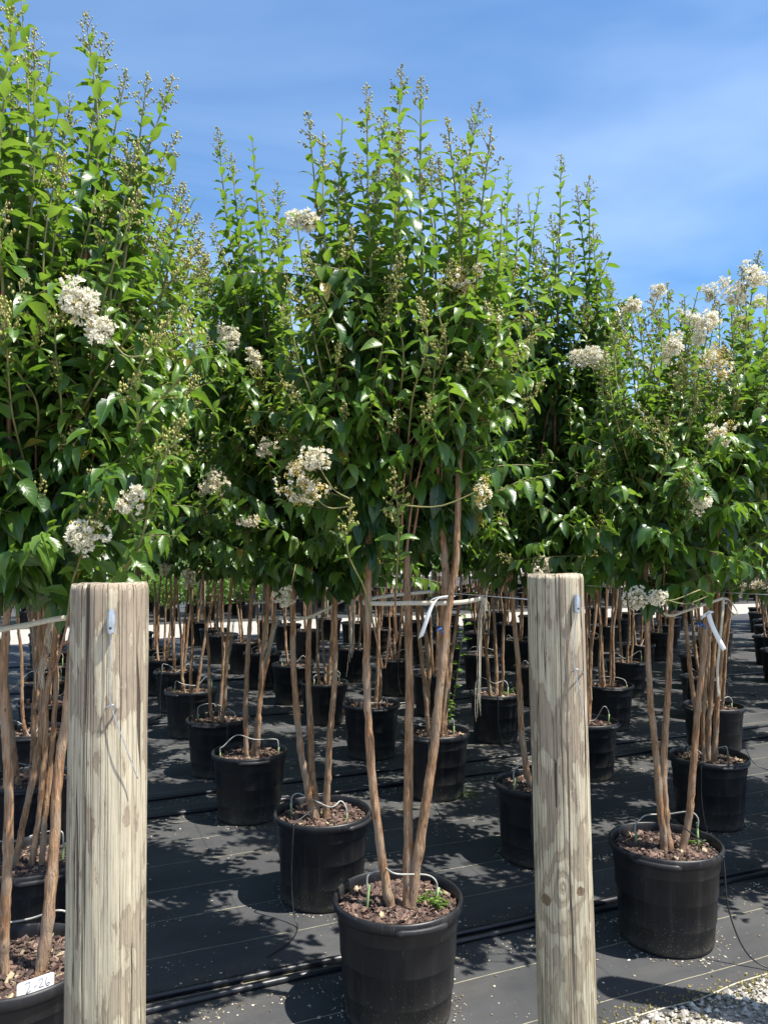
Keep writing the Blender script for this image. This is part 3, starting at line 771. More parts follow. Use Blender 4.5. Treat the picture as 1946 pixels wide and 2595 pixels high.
# near trees, read off the photograph: base on the cloth, stems and shoot tips as directions at the tree's own distance
NEAR = {
 'A': dict(rim=(860,1936), lug=.35, zmin=1.55, low=22, front=math.pi/2, label='three-stemmed crape myrtle whose pot stands in the gap between the wooden posts', seed=101,
   stems=[[(846,1968),(838,1935),(815,1800),(798,1640),(788,1450),(792,1290),(796,1200),(800,1080)], [(880,1975),(884,1840),(884,1620),(885,1450),(881,1290),(880,1180),(872,1050)],
          [(884,1962),(897,1890),(921,1740),(937,1620),(955,1450),(966,1330),(985,1200),(992,1020),(1000,900)], [(950,1450),(962,1330),(964,1230),(955,1120),(950,1000)]],
   tips=[(665,240),(698,285),(740,255),(792,182),(832,235),(868,138),(910,168),(965,252),(1000,300),(1037,215),(1062,272),(850,320),(770,330),(720,400),(900,330),(945,340),(1020,380),(690,420),(1050,430),(810,420),(1085,430),(1095,540),(1065,610),(660,520),(640,620)],
   fl=[(655,478,.068,.1),(665,1060,.075,.55),(680,990,.05,.15),(1040,1055,.040,.7),(1000,605,.085,.75)], spikes=[(868,545),(905,640),(980,560),(960,700),(850,1010),(760,1080),(1045,650)]),
 'B': dict(rad=(.0155, .0105), rim=(1436,1818), lug=-.5, label='short crape myrtle crowned with white flowers, tape tying its stems to a printed tag', seed=102,
   stems=[[(1440,1838),(1432,1790),(1420,1650),(1404,1480),(1397,1320),(1394,1230),(1388,1100)], [(1447,1842),(1436,1760),(1431,1650),(1440,1480),(1448,1330),(1450,1200),(1440,1050)],
          [(1468,1836),(1488,1760),(1497,1650),(1508,1520),(1518,1400),(1527,1250),(1560,1100),(1600,985)]],
   tips=[(1375,655),(1405,640),(1440,612),(1478,640),(1508,625),(1545,640),(1575,590),(1602,575),(1640,540),(1500,700),(1420,720),(1590,690),(1660,600),(1350,720),(1560,740),(1335,650),(1315,700),(1300,790),(1390,690)],
   fl=[(1620,590,.06,.2),(1590,640,.055,.25),(1425,628,.040,.2),(1530,690,.075,.25),(1370,662,.045,.4),(1455,745,.055,.3),(1380,1287,.047,.1),(1425,1290,.045,.15),(1515,1082,.05,.15),(1555,940,.06,.45),(1480,1040,.04,.5),(1545,790,.07,.8)],
   spikes=[(1500,800),(1410,900),(1470,1000),(1560,850)]),
 'C': dict(rim=(697,1752), lug=1.0, label='crape myrtle with a small white strip tag, second from the posts in its file', seed=103,
   stems=[[(682,1768),(668,1720),(650,1620),(636,1480),(630,1320),(628,1230),(615,1100)], [(690,1770),(676,1700),(670,1600),(664,1450),(668,1300),(672,1150)], [(703,1762),(707,1690),(713,1580),(722,1450),(724,1300),(730,1150)]],
   tips=[(470,272),(500,330),(545,302),(520,420),(566,430),(600,392),(560,520),(625,470),(640,560),(590,560),(480,420),(700,520),(740,480),(780,520),(830,560),(680,640),(430,520),(450,610),(410,640),(620,640),(600,720)],
   fl=[(500,733,.062,.1),(545,770,.045,.2),(475,1048,.075,.1),(578,967,.05,.12),(545,1122,.035,.15),(615,1298,.05,.1)], spikes=[(470,690),(540,880),(600,800)]),
 'H': dict(rim=(1160,1688), lug=.1, label='crape myrtle with its pot half hidden behind the slimmer wooden post', seed=104,
   stems=[[(1152,1700),(1138,1660),(1128,1590),(1120,1450),(1108,1300),(1106,1150)], [(1165,1700),(1172,1600),(1185,1450),(1195,1300),(1200,1100)], [(1175,1695),(1205,1600),(1225,1450),(1245,1300),(1250,1150)]],
   tips=[(1098,358),(1120,440),(1165,405),(1190,460),(1212,332),(1245,400),(1272,378),(1160,520),(1230,520),(1080,520),(1050,560),(1280,480),(1020,600),(1200,600),(1300,540),(1325,610),(1290,660),(1140,420),(1345,690),(1310,590)],
   fl=[(1265,770,.095,.15),(1165,1222,.062,.05),(1050,560,.04,.4)], spikes=[(1180,560),(1215,470),(1150,640),(1260,640)]),
 'L1': dict(rad=(.0165, .011), rim=(34,2075), lug=-1.1, label='tall crape myrtle with a handwritten white marker stuck in its pot', seed=105,
   stems=[[(8,2122),(6,2060),(12,1900),(16,1700),(8,1500),(16,1300),(20,1150)], [(84,2096),(100,2030),(118,1850),(128,1650),(150,1480),(160,1300),(150,1150),(170,1000)]],
   tips=[(-30,-60),(18,-90),(45,-40),(75,60),(110,118),(78,130),(185,22),(232,72),(275,152),(320,157),(375,166),(150,240),(300,300),(350,340),(-60,60),(10,150),(230,220),(400,400),(420,520),(130,330)],
   fl=[(188,655,.074,.15),(228,715,.050,.1),(270,1082,.047,.08),(175,1157,.062,.08)], spikes=[(60,600),(10,640),(160,640),(370,680),(200,1010),(395,660),(400,900)]),
 'L2': dict(rad=(.0125, .009), rim=(70,1850), lug=.6, label='three-stemmed crape myrtle standing right behind the one with the handwritten marker', seed=106,
   stems=[[(30,1872),(48,1800),(72,1680),(96,1540),(118,1380),(122,1280),(130,1150)], [(66,1872),(80,1790),(92,1680),(100,1560),(90,1400),(86,1280),(80,1150)], [(88,1860),(100,1780),(106,1700),(116,1560),(120,1440),(104,1300),(112,1150)]],
   tips=[(40,200),(100,260),(150,200),(205,250),(250,300),(310,340),(290,440),(350,470),(60,330),(180,360),(0,300),(120,420),(420,430),(440,500),(395,390),(430,460),(375,360),(450,560),(400,520)], fl=[], spikes=[(360,760),(300,820),(420,800)]),
}
EXTRA_NEAR = {   # further back: only base, stems where they show, and skyline
 'D': (540,1622, [[(534,1642),(531,1560),(536,1420),(545,1290),(550,1150)], [(546,1642),(553,1580),(570,1460),(592,1340),(600,1200)], [(556,1640),(560,1560),(568,1420),(580,1290),(575,1150)]]),
 'G': (1530,1632, [[(1500,1640),(1505,1560),(1488,1440),(1478,1320),(1480,1200)], [(1528,1645),(1530,1560),(1538,1420),(1545,1300),(1550,1150)], [(1540,1640),(1548,1540),(1560,1400),(1580,1260),(1600,1150)], [(1520,1640),(1518,1550),(1524,1420),(1522,1300),(1515,1150)]]),
}
BASE = {}
near_cells = {}
def cell_of(x, y):
    p = np.array((x, y, 0)); row = p.dot(CD); al = p.dot(RD)
    return int(np.argmin([abs(row-q) for q in ROWS])), int(round((al-A0)/DA))

def stems_from(pix, base, r, rad=(.0195, .0125)):
    out = []; n = len(pix)
    for i, pl in enumerate(pix):
        k = len(pl); oy = r.uniform(-.03, .03)*(0 if i < 1 else 1); pts = []
        for j, (vx, vy) in enumerate(pl):
            yy = base[1]-.01+oy*min(1, j/3)+.06*(j/k)*(1 if i % 2 else -.4)
            pts.append(at_y(vx, vy, yy)-np.array((base[0], base[1], 0)))
        pts = np.array(pts)
        if pts[0][2] < .6: pts[0][2] = SOILZ-.03
        out.append((pts, rad[0]*r.uniform(.95, 1.12), rad[1]*.85))
    return out

for nm, d in NEAR.items():
    b = at_z(*d['rim'], .385); b[2] = 0; BASE[nm] = b; near_cells[cell_of(b[0], b[1])] = nm
    t = Tree(d['seed']); r = random.Random(d['seed']); t.zmin = d.get('zmin', 1.36)
    st = stems_from(d['stems'], b, r, d.get('rad', (.0175, .0115)))
    tips = []
    for (vx, vy) in d['tips']:
        tips.append(at_y(vx, vy, b[1]+r.uniform(-.28, .25))-b)
        if r.random() < .85: tips.append(at_y(vx+r.uniform(-45, 45), vy+r.uniform(30, 230), b[1]+r.uniform(-.34, .3))-b)
    rr = t.r
    cx = np.mean([q[0] for q in tips]); 
    for q in random_tips(rr, 9, 2.2, 2.75, .42): tips.append(q+np.array((cx*.5, 0, 0)))
    grow(t, st, tips, low=d.get('low', 44), front=d.get('front', -math.pi/2))
    for (vx, vy) in d['spikes']:
        tip = at_y(vx, vy, b[1]-r.uniform(.28, .42))-b
        start = np.array((tip[0]*.55, tip[1]*.35, tip[2]-.42)); 
        t.shoot(tip_path(rr, start, tip, .4), .10, True, False)
        t.tw.append((smooth_path([start, np.array((start[0]*.6, start[1]*.3, start[2]-.15)), np.array((start[0]*.35, 0, max(1.3, start[2]-.35)))], 8), np.linspace(.003, .005, 8)))
    root = link(SPECIES, None); root.location = b; root.empty_display_size = .2
    tag(root, d['label'], 'potted tree', 'crape myrtles in black nursery pots')
    fl = [(at_y(vx, vy, b[1]-r.uniform(.33, .43)*(1 if vy > 640 else .5))-b, rad, br) for vx, vy, rad, br in d['fl']]
    tree_parts(t, root, 'hi', b, 300, CHIPS_NEAR[len(BASE) % 2], d['lug'], fl)

for nm, (vx, vy, pix) in EXTRA_NEAR.items():
    b = at_z(vx, vy, .385); b[2] = 0; BASE[nm] = b; near_cells[cell_of(b[0], b[1])] = nm
    t = Tree(200+ord(nm)); r = random.Random(ord(nm))
    grow(t, stems_from(pix, b, r, (.016, .0105)), random_tips(t.r, 32, 2.4, 3.55 if nm == 'D' else 3.15, .5), low=40)
    root = link(SPECIES, None); root.location = b
    tag(root, {'D': 'crape myrtle with frayed tie strands on crossing stems, third from the posts in its file',
               'G': 'four-stemmed crape myrtle standing right behind the one with the printed tag'}[nm], 'potted tree', 'crape myrtles in black nursery pots')
    fl = [(at_y(1600, 1270, b[1]-.4)-b, .05, .2), (at_y(1640, 1265, b[1]-.4)-b, .05, .2)]+[(at_y(fx, fy, b[1]-.3)-b, .06, .3) for fx, fy in ((1480,690),(1540,640),(1600,700),(1640,650),(1450,800))] if nm == 'G' else []
    tree_parts(t, root, 'mid', b, 0, CHIPS_FAR[0], 0.3, fl)

# variants for the trees further back
VAR = []
for k in range(6):
    t = Tree(500+k); grow(t, random_stems(t.r), random_tips(t.r, 31, 2.3, 3.42+.1*(k % 3), .58), low=42)
    root = link(SPECIES, None); r = t.r
    fl = [(np.array((.42*math.cos(a), .42*math.sin(a), z)), .05+.02*r.rand(), .2+.3*r.rand()) for a, z in zip(r.rand(9)*6.28, 1.4+1.9*r.rand(9))]
    tree_parts(t, root, 'mid', None, 0, CHIPS_FAR[k % 2], r.rand()*6, fl)
    VAR.append([root, False])
NUM = ['', 'one file', 'two files', 'three files', 'four files', 'five files', 'six files', 'seven files', 'eight files', 'nine files', 'ten files', 'eleven files', 'twelve files', 'thirteen files', 'fourteen files']
def file_of(j):
    if j == 0: return 'in the file behind the thick post'
    if j == 1: return 'in the file behind the slimmer post'
    return NUM[-j]+' out past the thick post' if j < 0 else NUM[j-1]+' out past the slimmer post'
rv = random.Random(77); DRIPS = []; FIELD = []
for i, row in enumerate(ROWS):
    for j in range(-12, 16):
        if (i, j) in near_cells: continue
        p = rowpt(row+rv.uniform(-.05, .05), A0+DA*j+rv.uniform(-.06, .06))
        if p[1] < .8 or p[0] > .5*p[1]+1.25 or p[0] < -.5*p[1]-.55: continue
        if p[1] < 2.2: continue
        if i > 2 and rv.random() < .03: continue
        vi = rv.randrange(6); src = VAR[vi]
        if not src[1]: o = src[0]; src[1] = True
        else: o = copy_tree(src[0])
        o.location = p; o.rotation_euler.z = rv.uniform(0, 6.28); s = rv.uniform(.95, 1.06)*(.86 if i == 0 else .95 if i == 1 else 1); o.scale = (1, 1, s)
        s_ = 'crape myrtle in the %s row back, %s' % (ORD[i], file_of(j))
        tag(o, s_, 'potted tree', 'crape myrtles in the %s row' % ORD[i])
        FIELD.append((i, j, p))
for src in VAR:
    if not src[1]:
        for c in list(src[0].children_recursive)+[src[0]]: bpy.data.objects.remove(c)

# drip tubes: one for each pot of the nearer rows
for nm, b in BASE.items():
    what = {'A': 'pot between the wooden posts', 'B': 'pot of the tree with the printed tag', 'C': 'pot of the tree with the small strip tag', 'H': 'pot half hidden by the slimmer post',
            'L1': 'pot with the handwritten marker', 'L2': 'pot behind the one with the handwritten marker', 'D': 'pot of the tree with frayed tie strands', 'G': 'pot behind the tree with the printed tag'}[nm]
    drip(len(nm)*7+ord(nm[0])+ord(nm[-1]), b, 'grey drip tube staked in the '+what, 'drip tubes', {'A': -.08, 'B': .1, 'C': .15, 'L1': .5, 'L2': .1, 'H': .3, 'D': 0, 'G': .05}[nm], nm in 'BCGH', {'A': .15, 'C': -.9, 'L1': .8, 'L2': .3, 'B': .9, 'D': .7, 'G': -1, 'H': .4}[nm])
for (i, j, p) in FIELD:
    if i > 6: continue
    drip(i*100+j, p, 'drip tube, %s row back, %s' % (ORD[i], file_of(j)), 'drip tubes in the %s row' % ORD[i], None, (i*7+j) % 2 == 0)

# ------------------------------------------------------------------ wooden posts
POSTS = []
def wooden_post(base, lean, D, H, label, seed, knots, group='wooden end posts', seg=300, ringz=150):
    r = np.random.RandomState(seed); an = np.arange(seg)*2*math.pi/seg; v = []; f = []
    zs = np.linspace(-.25, H, ringz)
    gr = [(r.rand()*6.28, .010+.014*r.rand(), r.rand()*H, .30+.6*r.rand()) for _ in range(16)]
    for z in zs:
        rad = D/2*(1+.012*(1-z/H))+.0016*np.sin(3*an+z*2+seed)+.0009*np.sin(7*an-z*5)+.0007*np.sin(13*an+z*11)
        for (ga, gd, gz, gl) in gr:
            da = np.angle(np.exp(1j*(an-ga-.03*math.sin(z*4+ga*3)-.012*math.sin(z*17+ga))))
            rad = rad-gd*.5*np.exp(-(da/.014)**2)*math.exp(-((z-gz)/gl)**4)
        if z > H-.004: rad = rad-.003
        v.append(np.stack([rad*np.cos(an), rad*np.sin(an), np.full(seg, z)+(.0012*np.sin(3*an)+.0008*np.sin(17*an) if z > H-.012 else 0)], 1))
    v = np.concatenate(v)
    n = len(zs)
    for i in range(n-1):
        for j in range(seg): a = i*seg+j; b = i*seg+(j+1) % seg; f.append((a, b, b+seg, a+seg))
    c = len(v); v = np.concatenate([v, [[0, 0, H+.001]]])
    for j in range(seg): f.append(((n-1)*seg+j, (n-1)*seg+(j+1) % seg, c))
    o = link('wooden_post', mesh('wooden_post', v, f, mat=post_material(seed*1.37, knots)))
    o.location = base; o.rotation_euler = (0, lean, 0); tag(o, label, 'post', group)
    return o
PL = at_y(236.5, 1300, 1.62); PR = at_y(1201, 1300, 2.135)
LEAN = math.radians(-.75)
def foot(p, H): return np.array((p[0]-math.sin(LEAN)*H*.95, p[1], 0))
bL = foot(PL, 1.5); bR = foot(PR, 1.5)
bX = bR+(bR-bL)*.985
wooden_post(bL, LEAN, .155, 1.515, 'thick weathered wooden post with a wire pinned down its face, beside the handwritten marker', 3, [(-.02, -.075, .42, .05, .05, .0)])
def knot(b, D, vx, vy, ks, amp, rdk):
    n = unit(-b*np.array((1, 1, 0))); rt = np.array((-n[1], n[0], 0)); dd = math.hypot(b[0], b[1]); cx_ = 973+F*b[0]/b[1]
    sn = max(-.95, min(.95, (vx*K-cx_)/(F*D/2/dd))); p = (rt*sn+n*math.sqrt(1-sn*sn))*(D/2*.99)
    z = CAM_H+ray(vx, vy)[2]/ray(vx, vy)[1]*(b[1]+p[1]); return (p[0], p[1], z, ks, amp, rdk)
KR = foot(PR, .8)
wooden_post(bR, LEAN, .152, 1.520, 'slimmer weathered wooden post with dark knots low on its face', 8, [knot(KR, .152, 1173, 1942, .016, .020, .019), knot(KR, .152, 1207, 1918, .036, .055, .0), knot(KR, .152, 1241, 1926, .012, .020, .016)])
wooden_post(bX, 0, .155, 1.52, 'wooden post out past the short flowering tree, casting its shadow on the cloth', 5, [])
def onpost(b, D, vx, vy, off=0.):
    r = ray(vx, vy); ax = np.array((math.sin(LEAN), 0, math.cos(LEAN))); o = np.array((0, 0, CAM_H))-b; R = D/2+off
    rp = r-ax*r.dot(ax); op = o-ax*o.dot(ax); A_ = rp.dot(rp); B_ = 2*rp.dot(op); C_ = op.dot(op)-R*R
    t = (-B_-math.sqrt(max(0, B_*B_-4*A_*C_)))/(2*A_); return r*t+np.array((0, 0, CAM_H))
def wire_anchor(b, D, clamp, mid, stap, tail, label):
    root = link('wire_anchor', None); c = onpost(b, D, *clamp, 0); root.location = c; tag(root, label, 'wire clamp', 'wire clamps on the posts')
    nrm = unit((c-b)*np.array((1, 1, 0))); sd = np.array((-nrm[1], nrm[0], 0))
    prof = [(-.024, .004), (-.021, .0065), (-.005, .0075), (.010, .0072), (.020, .0055), (.024, .0035)]
    m = MB(); v = []
    for z, hw in prof:
        for (x, y) in ((-hw, .0), (hw, .0), (hw, .010+hw*.3), (hw*.45, .014+hw*.3), (-hw*.45, .014+hw*.3), (-hw, .010+hw*.3)): v.append(sd*x+nrm*(y+.004)+UP*z)
    n = 6; f = [tuple(range(n))[::-1], tuple(range((len(prof)-1)*n, len(prof)*n))]
    for i in range(len(prof)-1):
        for k in range(n): a = i*n+k; bb = i*n+(k+1) % n; f.append((a, bb, bb+n, a+n))
    m.add(v, f); m.build('clamp_body', M_ZINC, root, smooth=False)
    hole = MB(); hc = nrm*.021-UP*.012; hole.tube([hc-nrm*.004, hc+nrm*.0006], .0028, 10); hole.build('hole_shade_plug', M_INK, root)  # solid dark plug; the shade inside the clamp's hole is put into its colour
    W0 = onpost(b, D, *mid, .010)-c; S0 = onpost(b, D, *stap, .012)-c; T0 = onpost(b, D, *tail, .022)-c
    m = MB(); m.tube(smooth_path([nrm*.012-UP*.020, W0, S0, (S0+T0)*.5+nrm*.006, T0], 40), .0013, 6); m.build('wire_tail', M_WIRE, root)
    e0 = onpost(b, D, stap[0]-9, stap[1]+4, -.006)-c; e1 = onpost(b, D, stap[0]+13, stap[1]+6, -.006)-c
    m = MB(); m.tube(smooth_path([e0, e0+nrm*.014, S0+nrm*.006+sd*.004, e1+nrm*.012, e1], 20), .0017, 6); m.build('staple', M_WIRE, root)
    m = MB(); m.tube([-nrm*.05, nrm*.006], .0022, 6); m.build('wire_pin', M_WIRE, root)
    return c
cL = wire_anchor(bL, .157, (243,1342), (239,1440), (241,1522), (298,1682), 'grey wire clamp with a thin tail, stapled to the thick post')
cR = wire_anchor(bR, .154, (1241,1304), (1238,1400), (1241,1445), (1259,1550), 'grey wire clamp with a thin tail, stapled to the slimmer post')

# trellis wires along the files of trees, from post to end post at the road
for j in range(-5, 13):
    al = .10+DA*j+(0 if j < 1 else -.01)
    far = rowpt(14.25, al)
    if far[0] > .5*far[1]+.3 or far[0] < -.5*far[1]-.3: continue
    wooden_post(far, 0, .13, 1.55, 'thin grey wooden post at the gravel road, '+file_of(j), 20+j, [], 'far end posts', 16, 12)
    lo = {0: cL, 1: cR}.get(j)
    a = np.array(lo)+CD*.075 if lo is not None else rowpt(max(1.75, 1.75), al, 1.425)
    if j == 2: a = np.array((bX[0], bX[1], 1.425))
    elif lo is None and (a[1] < .2): a = rowpt(3.0 if j < 0 else 1.75, al, 1.425)
    e = np.array((far[0], far[1], 1.41))
    P = np.array([a+(e-a)*t-UP*.03*math.sin(math.pi*t) for t in np.linspace(0, 1, 24)])
    m = MB(); m.tube(P, .0014, 5)
    tag(m.build('trellis_wire', M_WIRE), {0: 'long thin wire running back from the thick wooden post', 1: 'long thin wire running back from the slimmer wooden post'}.get(j, 'long thin wire strung along the trees '+file_of(j)), 'wire', 'trellis wires')

# ------------------------------------------------------------------ tapes, tags, ribbons
def dy(nm, off): return BASE[nm][1]+off
def tape(nm, pts, label, width=.015, extra=()):
    root = link('tie_tape', None); p0 = at_y(pts[0][0], pts[0][1], dy(nm, pts[0][2])); root.location = p0; tag(root, label, 'tie tape', 'tree tie tapes')
    P = smooth_path([at_y(a, b, dy(nm, o))-p0 for a, b, o in pts], 30)
    v, f = ribbon(P, UP, width); m = MB(); m.add(v, f); m.build('band', M_TAPE, root)
    for kind, q, w_ in extra:
        Q = smooth_path([at_y(a, b, dy(nm, o))-p0 for a, b, o in q], 22); m = MB()
        if kind == 'strip':
            v, f = ribbon(Q, np.array((1, .25, 0.12)), w_); m.add(v, f); m.build('hanging_strip', M_TAPE, root)
        elif kind == 'band':
            v, f = ribbon(Q, UP, w_); m.add(v, f); m.build('band', M_TAPE, root)
        else:
            rg = np.random.RandomState(int(w_*1e5)+len(q))
            for k in range(kind):
                J = Q+np.cumsum(rg.randn(len(Q), 3)*.0011, axis=0)+rg.randn(3)*w_*.35*np.array((1, .6, 0))
                m.tube(J[:max(6, int(len(J)*(.6+.4*rg.rand())))], .0008, 3)
            m.build('frayed_threads', M_TAPE, root)
    return root
tape('A', [(782,1300,-.0), (790,1303,-.030), (838,1304,-.036), (882,1303,-.036), (925,1303,-.034), (968,1303,-.030), (1005,1300,.0), (1045,1292,.09)], 'pale woven tape binding the stems of the tree between the posts',
     .0155, [('band', [(782,1300,.0), (800,1294,.04), (850,1286,.045), (892,1282,.05), (935,1278,.04)], .012),
             (16, [(1042,1292,.085), (1044,1310,.08), (1043,1338,.08)], .02), (9, [(1043,1295,.08), (1038,1340,.08), (1036,1450,.08), (1034,1520,.08), (1036,1582,.08)], .006),
             (12, [(762,1295,.5), (760,1340,.5), (758,1400,.5), (750,1470,.5)], .012)])
tape('B', [(1394,1308,-.028), (1420,1318,-.032), (1448,1330,-.034), (1480,1320,-.03), (1522,1306,-.036), (1562,1292,.02)], 'cream tape slung in a V round the stems of the short flowering tree', .0115,
     [('strip', [(1562,1292,.02), (1560,1330,.0), (1553,1400,.0), (1549,1450,.0), (1552,1505,.0)], .013),
      ('band', [(1562,1293,.02), (1574,1296,.02), (1588,1315,.0), (1592,1326,.0), (1584,1328,.0), (1575,1315,.03), (1568,1294,.04)], .010)])
tape('C', [(622,1338,-.0), (630,1340,-.03), (668,1333,-.034), (705,1316,-.030), (724,1306,-.030), (756,1290,.03)], 'grey tape rising across the stems of the tree with the small strip tag', .014)
tape('L1', [(-6,1362,-.03), (14,1358,-.036), (60,1350,-.04), (112,1339,-.04), (150,1334,-.03)], 'grey tape tying the stems above the pot with the handwritten marker', .016,
     [(14, [(112,1340,-.03), (104,1370,.0), (96,1420,.0), (86,1460,.0), (88,1500,.0)], .012)])
tape('D', [(540,1305,-.03), (560,1302,-.03), (600,1300,-.02), (640,1296,.05)], 'dull tape across the tops of crossing stems with long frayed strands', .013,
     [(20, [(602,1330,-.03), (585,1390,-.03), (570,1440,-.03), (562,1500,-.03)], .02), (9, [(505,1340,.2), (498,1400,.2), (485,1450,.2)], .014)])
# white tags
def strip_tag(name, nm, pts, width, label, side, fold=None, printed=False):
    root = link('plant_tag', None); p0 = at_y(pts[0][0], pts[0][1], dy(nm, pts[0][2])); root.location = p0; tag(root, label, 'plant tag', 'white plant tags')
    P = smooth_path([at_y(a, b, dy(nm, o))-p0 for a, b, o in pts], 20); v, f = ribbon(P, side, width, .0008); m = MB(); m.add(v, f); m.build('strip', M_TAG, root)
    if fold: 
        Q = smooth_path([at_y(a, b, dy(nm, o))-p0 for a, b, o in fold], 10); v, f = ribbon(Q, side, width, .0008); m = MB(); m.add(v, f); m.build('loop', M_TAG, root)
    if printed:
        sdn = unit(np.asarray(side)); T = unit(P[-1]-P[0]); nn = unit(np.cross(T, sdn)); nn = nn if nn[1] < 0 else -nn; rg = random.Random(4); m = MB()
        for ln, (s0, s1) in ((-.22, (.06, .48)), (.2, (.05, .68))):
            q = s0
            while q < s1:
                w_ = rg.uniform(.012, .022); c = P[0]+(P[-1]-P[0])*q+sdn*width*ln+nn*.0009
                hh = sdn*width*.09; e = (P[-1]-P[0])*w_*.8
                m.add([c-hh, c+hh, c+hh+e, c-hh+e], [(0, 1, 2, 3)]); q += w_+(.015 if rg.random() < .15 else .004)
        m.build('printed_lines', M_INK, root, smooth=False)
    return root
strip_tag('a', 'A', [(962,1291,-.030), (950,1292,-.050), (938,1300,-.065), (928,1320,-.070), (918,1350,-.068), (909,1377,-.06)], .021, 'blank white strip tag curling off the stems of the tree between the posts', np.array((.85, -.1, .5)), [(930,1296,-.045), (945,1292,-.038), (962,1290,-.032), (978,1291,-.024)])
strip_tag('b', 'B', [(1529,1325,-.045), (1537,1350,-.05), (1550,1378,-.052), (1564,1404,-.05)], .0205, 'white tag with two printed lines hanging from the short flowering tree', np.array((.86, .0, .42)), [(1520,1334,-.04), (1526,1322,-.042), (1538,1324,-.04)], True)
strip_tag('c', 'C', [(668,1232,-.05), (674,1248,-.055), (682,1262,-.055), (690,1276,-.05)], .020, 'small white strip tag high on the tree second from the posts in its file', np.array((.8, 0, .45)))
def ribbon_bow(nm, c, label):
    p0 = at_y(c[0], c[1], dy(nm, c[2])); root = link('blue_ribbon', None); root.location = p0; tag(root, label, 'ribbon', 'blue tie ribbons')
    m = MB(); R = .0215
    Q = np.array([(R*math.sin(a), -R*math.cos(a)+.02, .0) for a in np.linspace(-2.6, 2.6, 16)]); v, f = ribbon(Q, UP, .009); m.add(v, f); m.build('wrap', M_BLUE, root)
    for pts in ([(0, -.004, 0), (-.014, -.012, -.003), (-.026, -.014, -.010)], [(0, -.004, 0), (-.002, -.012, -.010), (.001, -.013, -.020)], [(0, -.004, 0), (.010, -.01, .001), (.018, -.008, .004)]):
        m = MB(); v, f = ribbon(smooth_path(pts, 6), np.array((.3, 0, .95)) if abs(pts[2][0]) > .01 else np.array((1, 0, 0)), .008); m.add(v, f); m.build('tail', M_BLUE, root)
ribbon_bow('A', (958,1357,-.022), 'blue ribbon knotted on a stem of the tree between the posts')
ribbon_bow('B', (1519,1348,-.022), 'blue ribbon knotted on a stem beside the tag with printed lines')
ribbon_bow('D', (549,1285,-.022), 'blue ribbon on a stem of the tree with frayed tie strands')

# handwritten marker 2-26
b = BASE['L1']; n0 = at_z(83, 2140, .385); n0 = b+unit((n0-b)*np.array((1, 1, 0)))*.186; n0[2] = at_y(83, 2136, n0[1])[2]-.002
root = link('pot_marker', None); root.location = n0; tag(root, 'white plastic marker reading 2-26 stuck in the soil inside the pot rim', 'plant marker')
rd_ = unit((n0-b)*np.array((1, 1, 0))); ex = np.array((-rd_[1], rd_[0], 0)); ex = ex if ex[0] > 0 else -ex
wd = .098; p_l = -ex*wd/2; upv = unit(UP+CD*.12); nr = unit(np.cross(ex, upv))
zb, zt = -.05, .030
m = MB(); v = []; rc = .006
out = [(0, zb), (wd, zb), (wd, zt-rc), (wd-rc*.3, zt-rc*.3), (wd-rc, zt), (rc, zt), (rc*.3, zt-rc*.3), (0, zt-rc)]
for s_ in (0, 1): v += [p_l+ex*x+upv*z+nr*(.0006 if s_ == 0 else -.0006) for x, z in out]
f = [tuple(range(8)), tuple(range(15, 7, -1))]+[(k, 8+k, 8+(k+1) % 8, (k+1) % 8) for k in range(8)]
m.add(v, f); m.build('plate', M_TAG, root, smooth=False)
m = MB()
GL = [[(.22,.78),(.27,.92),(.34,.86),(.34,.55),(.28,.10),(.25,-.05),(.30,.0),(.38,.10)], [(.46,.28),(.53,.42)], [(.57,.74),(.63,.88),(.68,.80),(.66,.5),(.60,.12),(.66,.10),(.72,.10)], [(.80,.86),(.77,.5),(.78,.15),(.83,.02),(.87,.15),(.85,.30),(.80,.22)]]
for g_ in GL:
    P = smooth_path([p_l+ex*wd*x+upv*(zt*(-.02+.90*z))+nr*.0009 for x, z in g_], 24)
    m.tube(P, .0009, 5)
m.build('handwriting', M_INK, root)

# ------------------------------------------------------------------ irrigation pipes on the cloth
for k, (rw, rad, nm) in enumerate([(2.815, .0125, 'thick black irrigation pipe between the first two rows, on the side of the posts'), (2.885, .0135, 'thick black irrigation pipe between the first two rows, its twin beside it'), (4.85, .0125, 'black irrigation pipe behind the third row of pots'), (5.17, .0125, 'black irrigation pipe in front of the fourth row of pots'),
        (7.40, .0125, 'black irrigation pipe behind the fifth row of pots'), (9.6, .0125, 'black irrigation pipe behind the seventh row of pots'), (11.8, .0125, 'black irrigation pipe behind the ninth row of pots')]):
    xs = np.linspace(-14, 20, 160); P = np.array([rowpt(rw+.014*math.sin(a*.9+k*2)+.006*math.sin(a*2.7+k), a, rad-.001) for a in xs])
    m = MB(); m.tube(P, rad, 10); tag(m.build('irrigation_pipe', M_PIPE), nm, 'pipe', 'irrigation pipes')

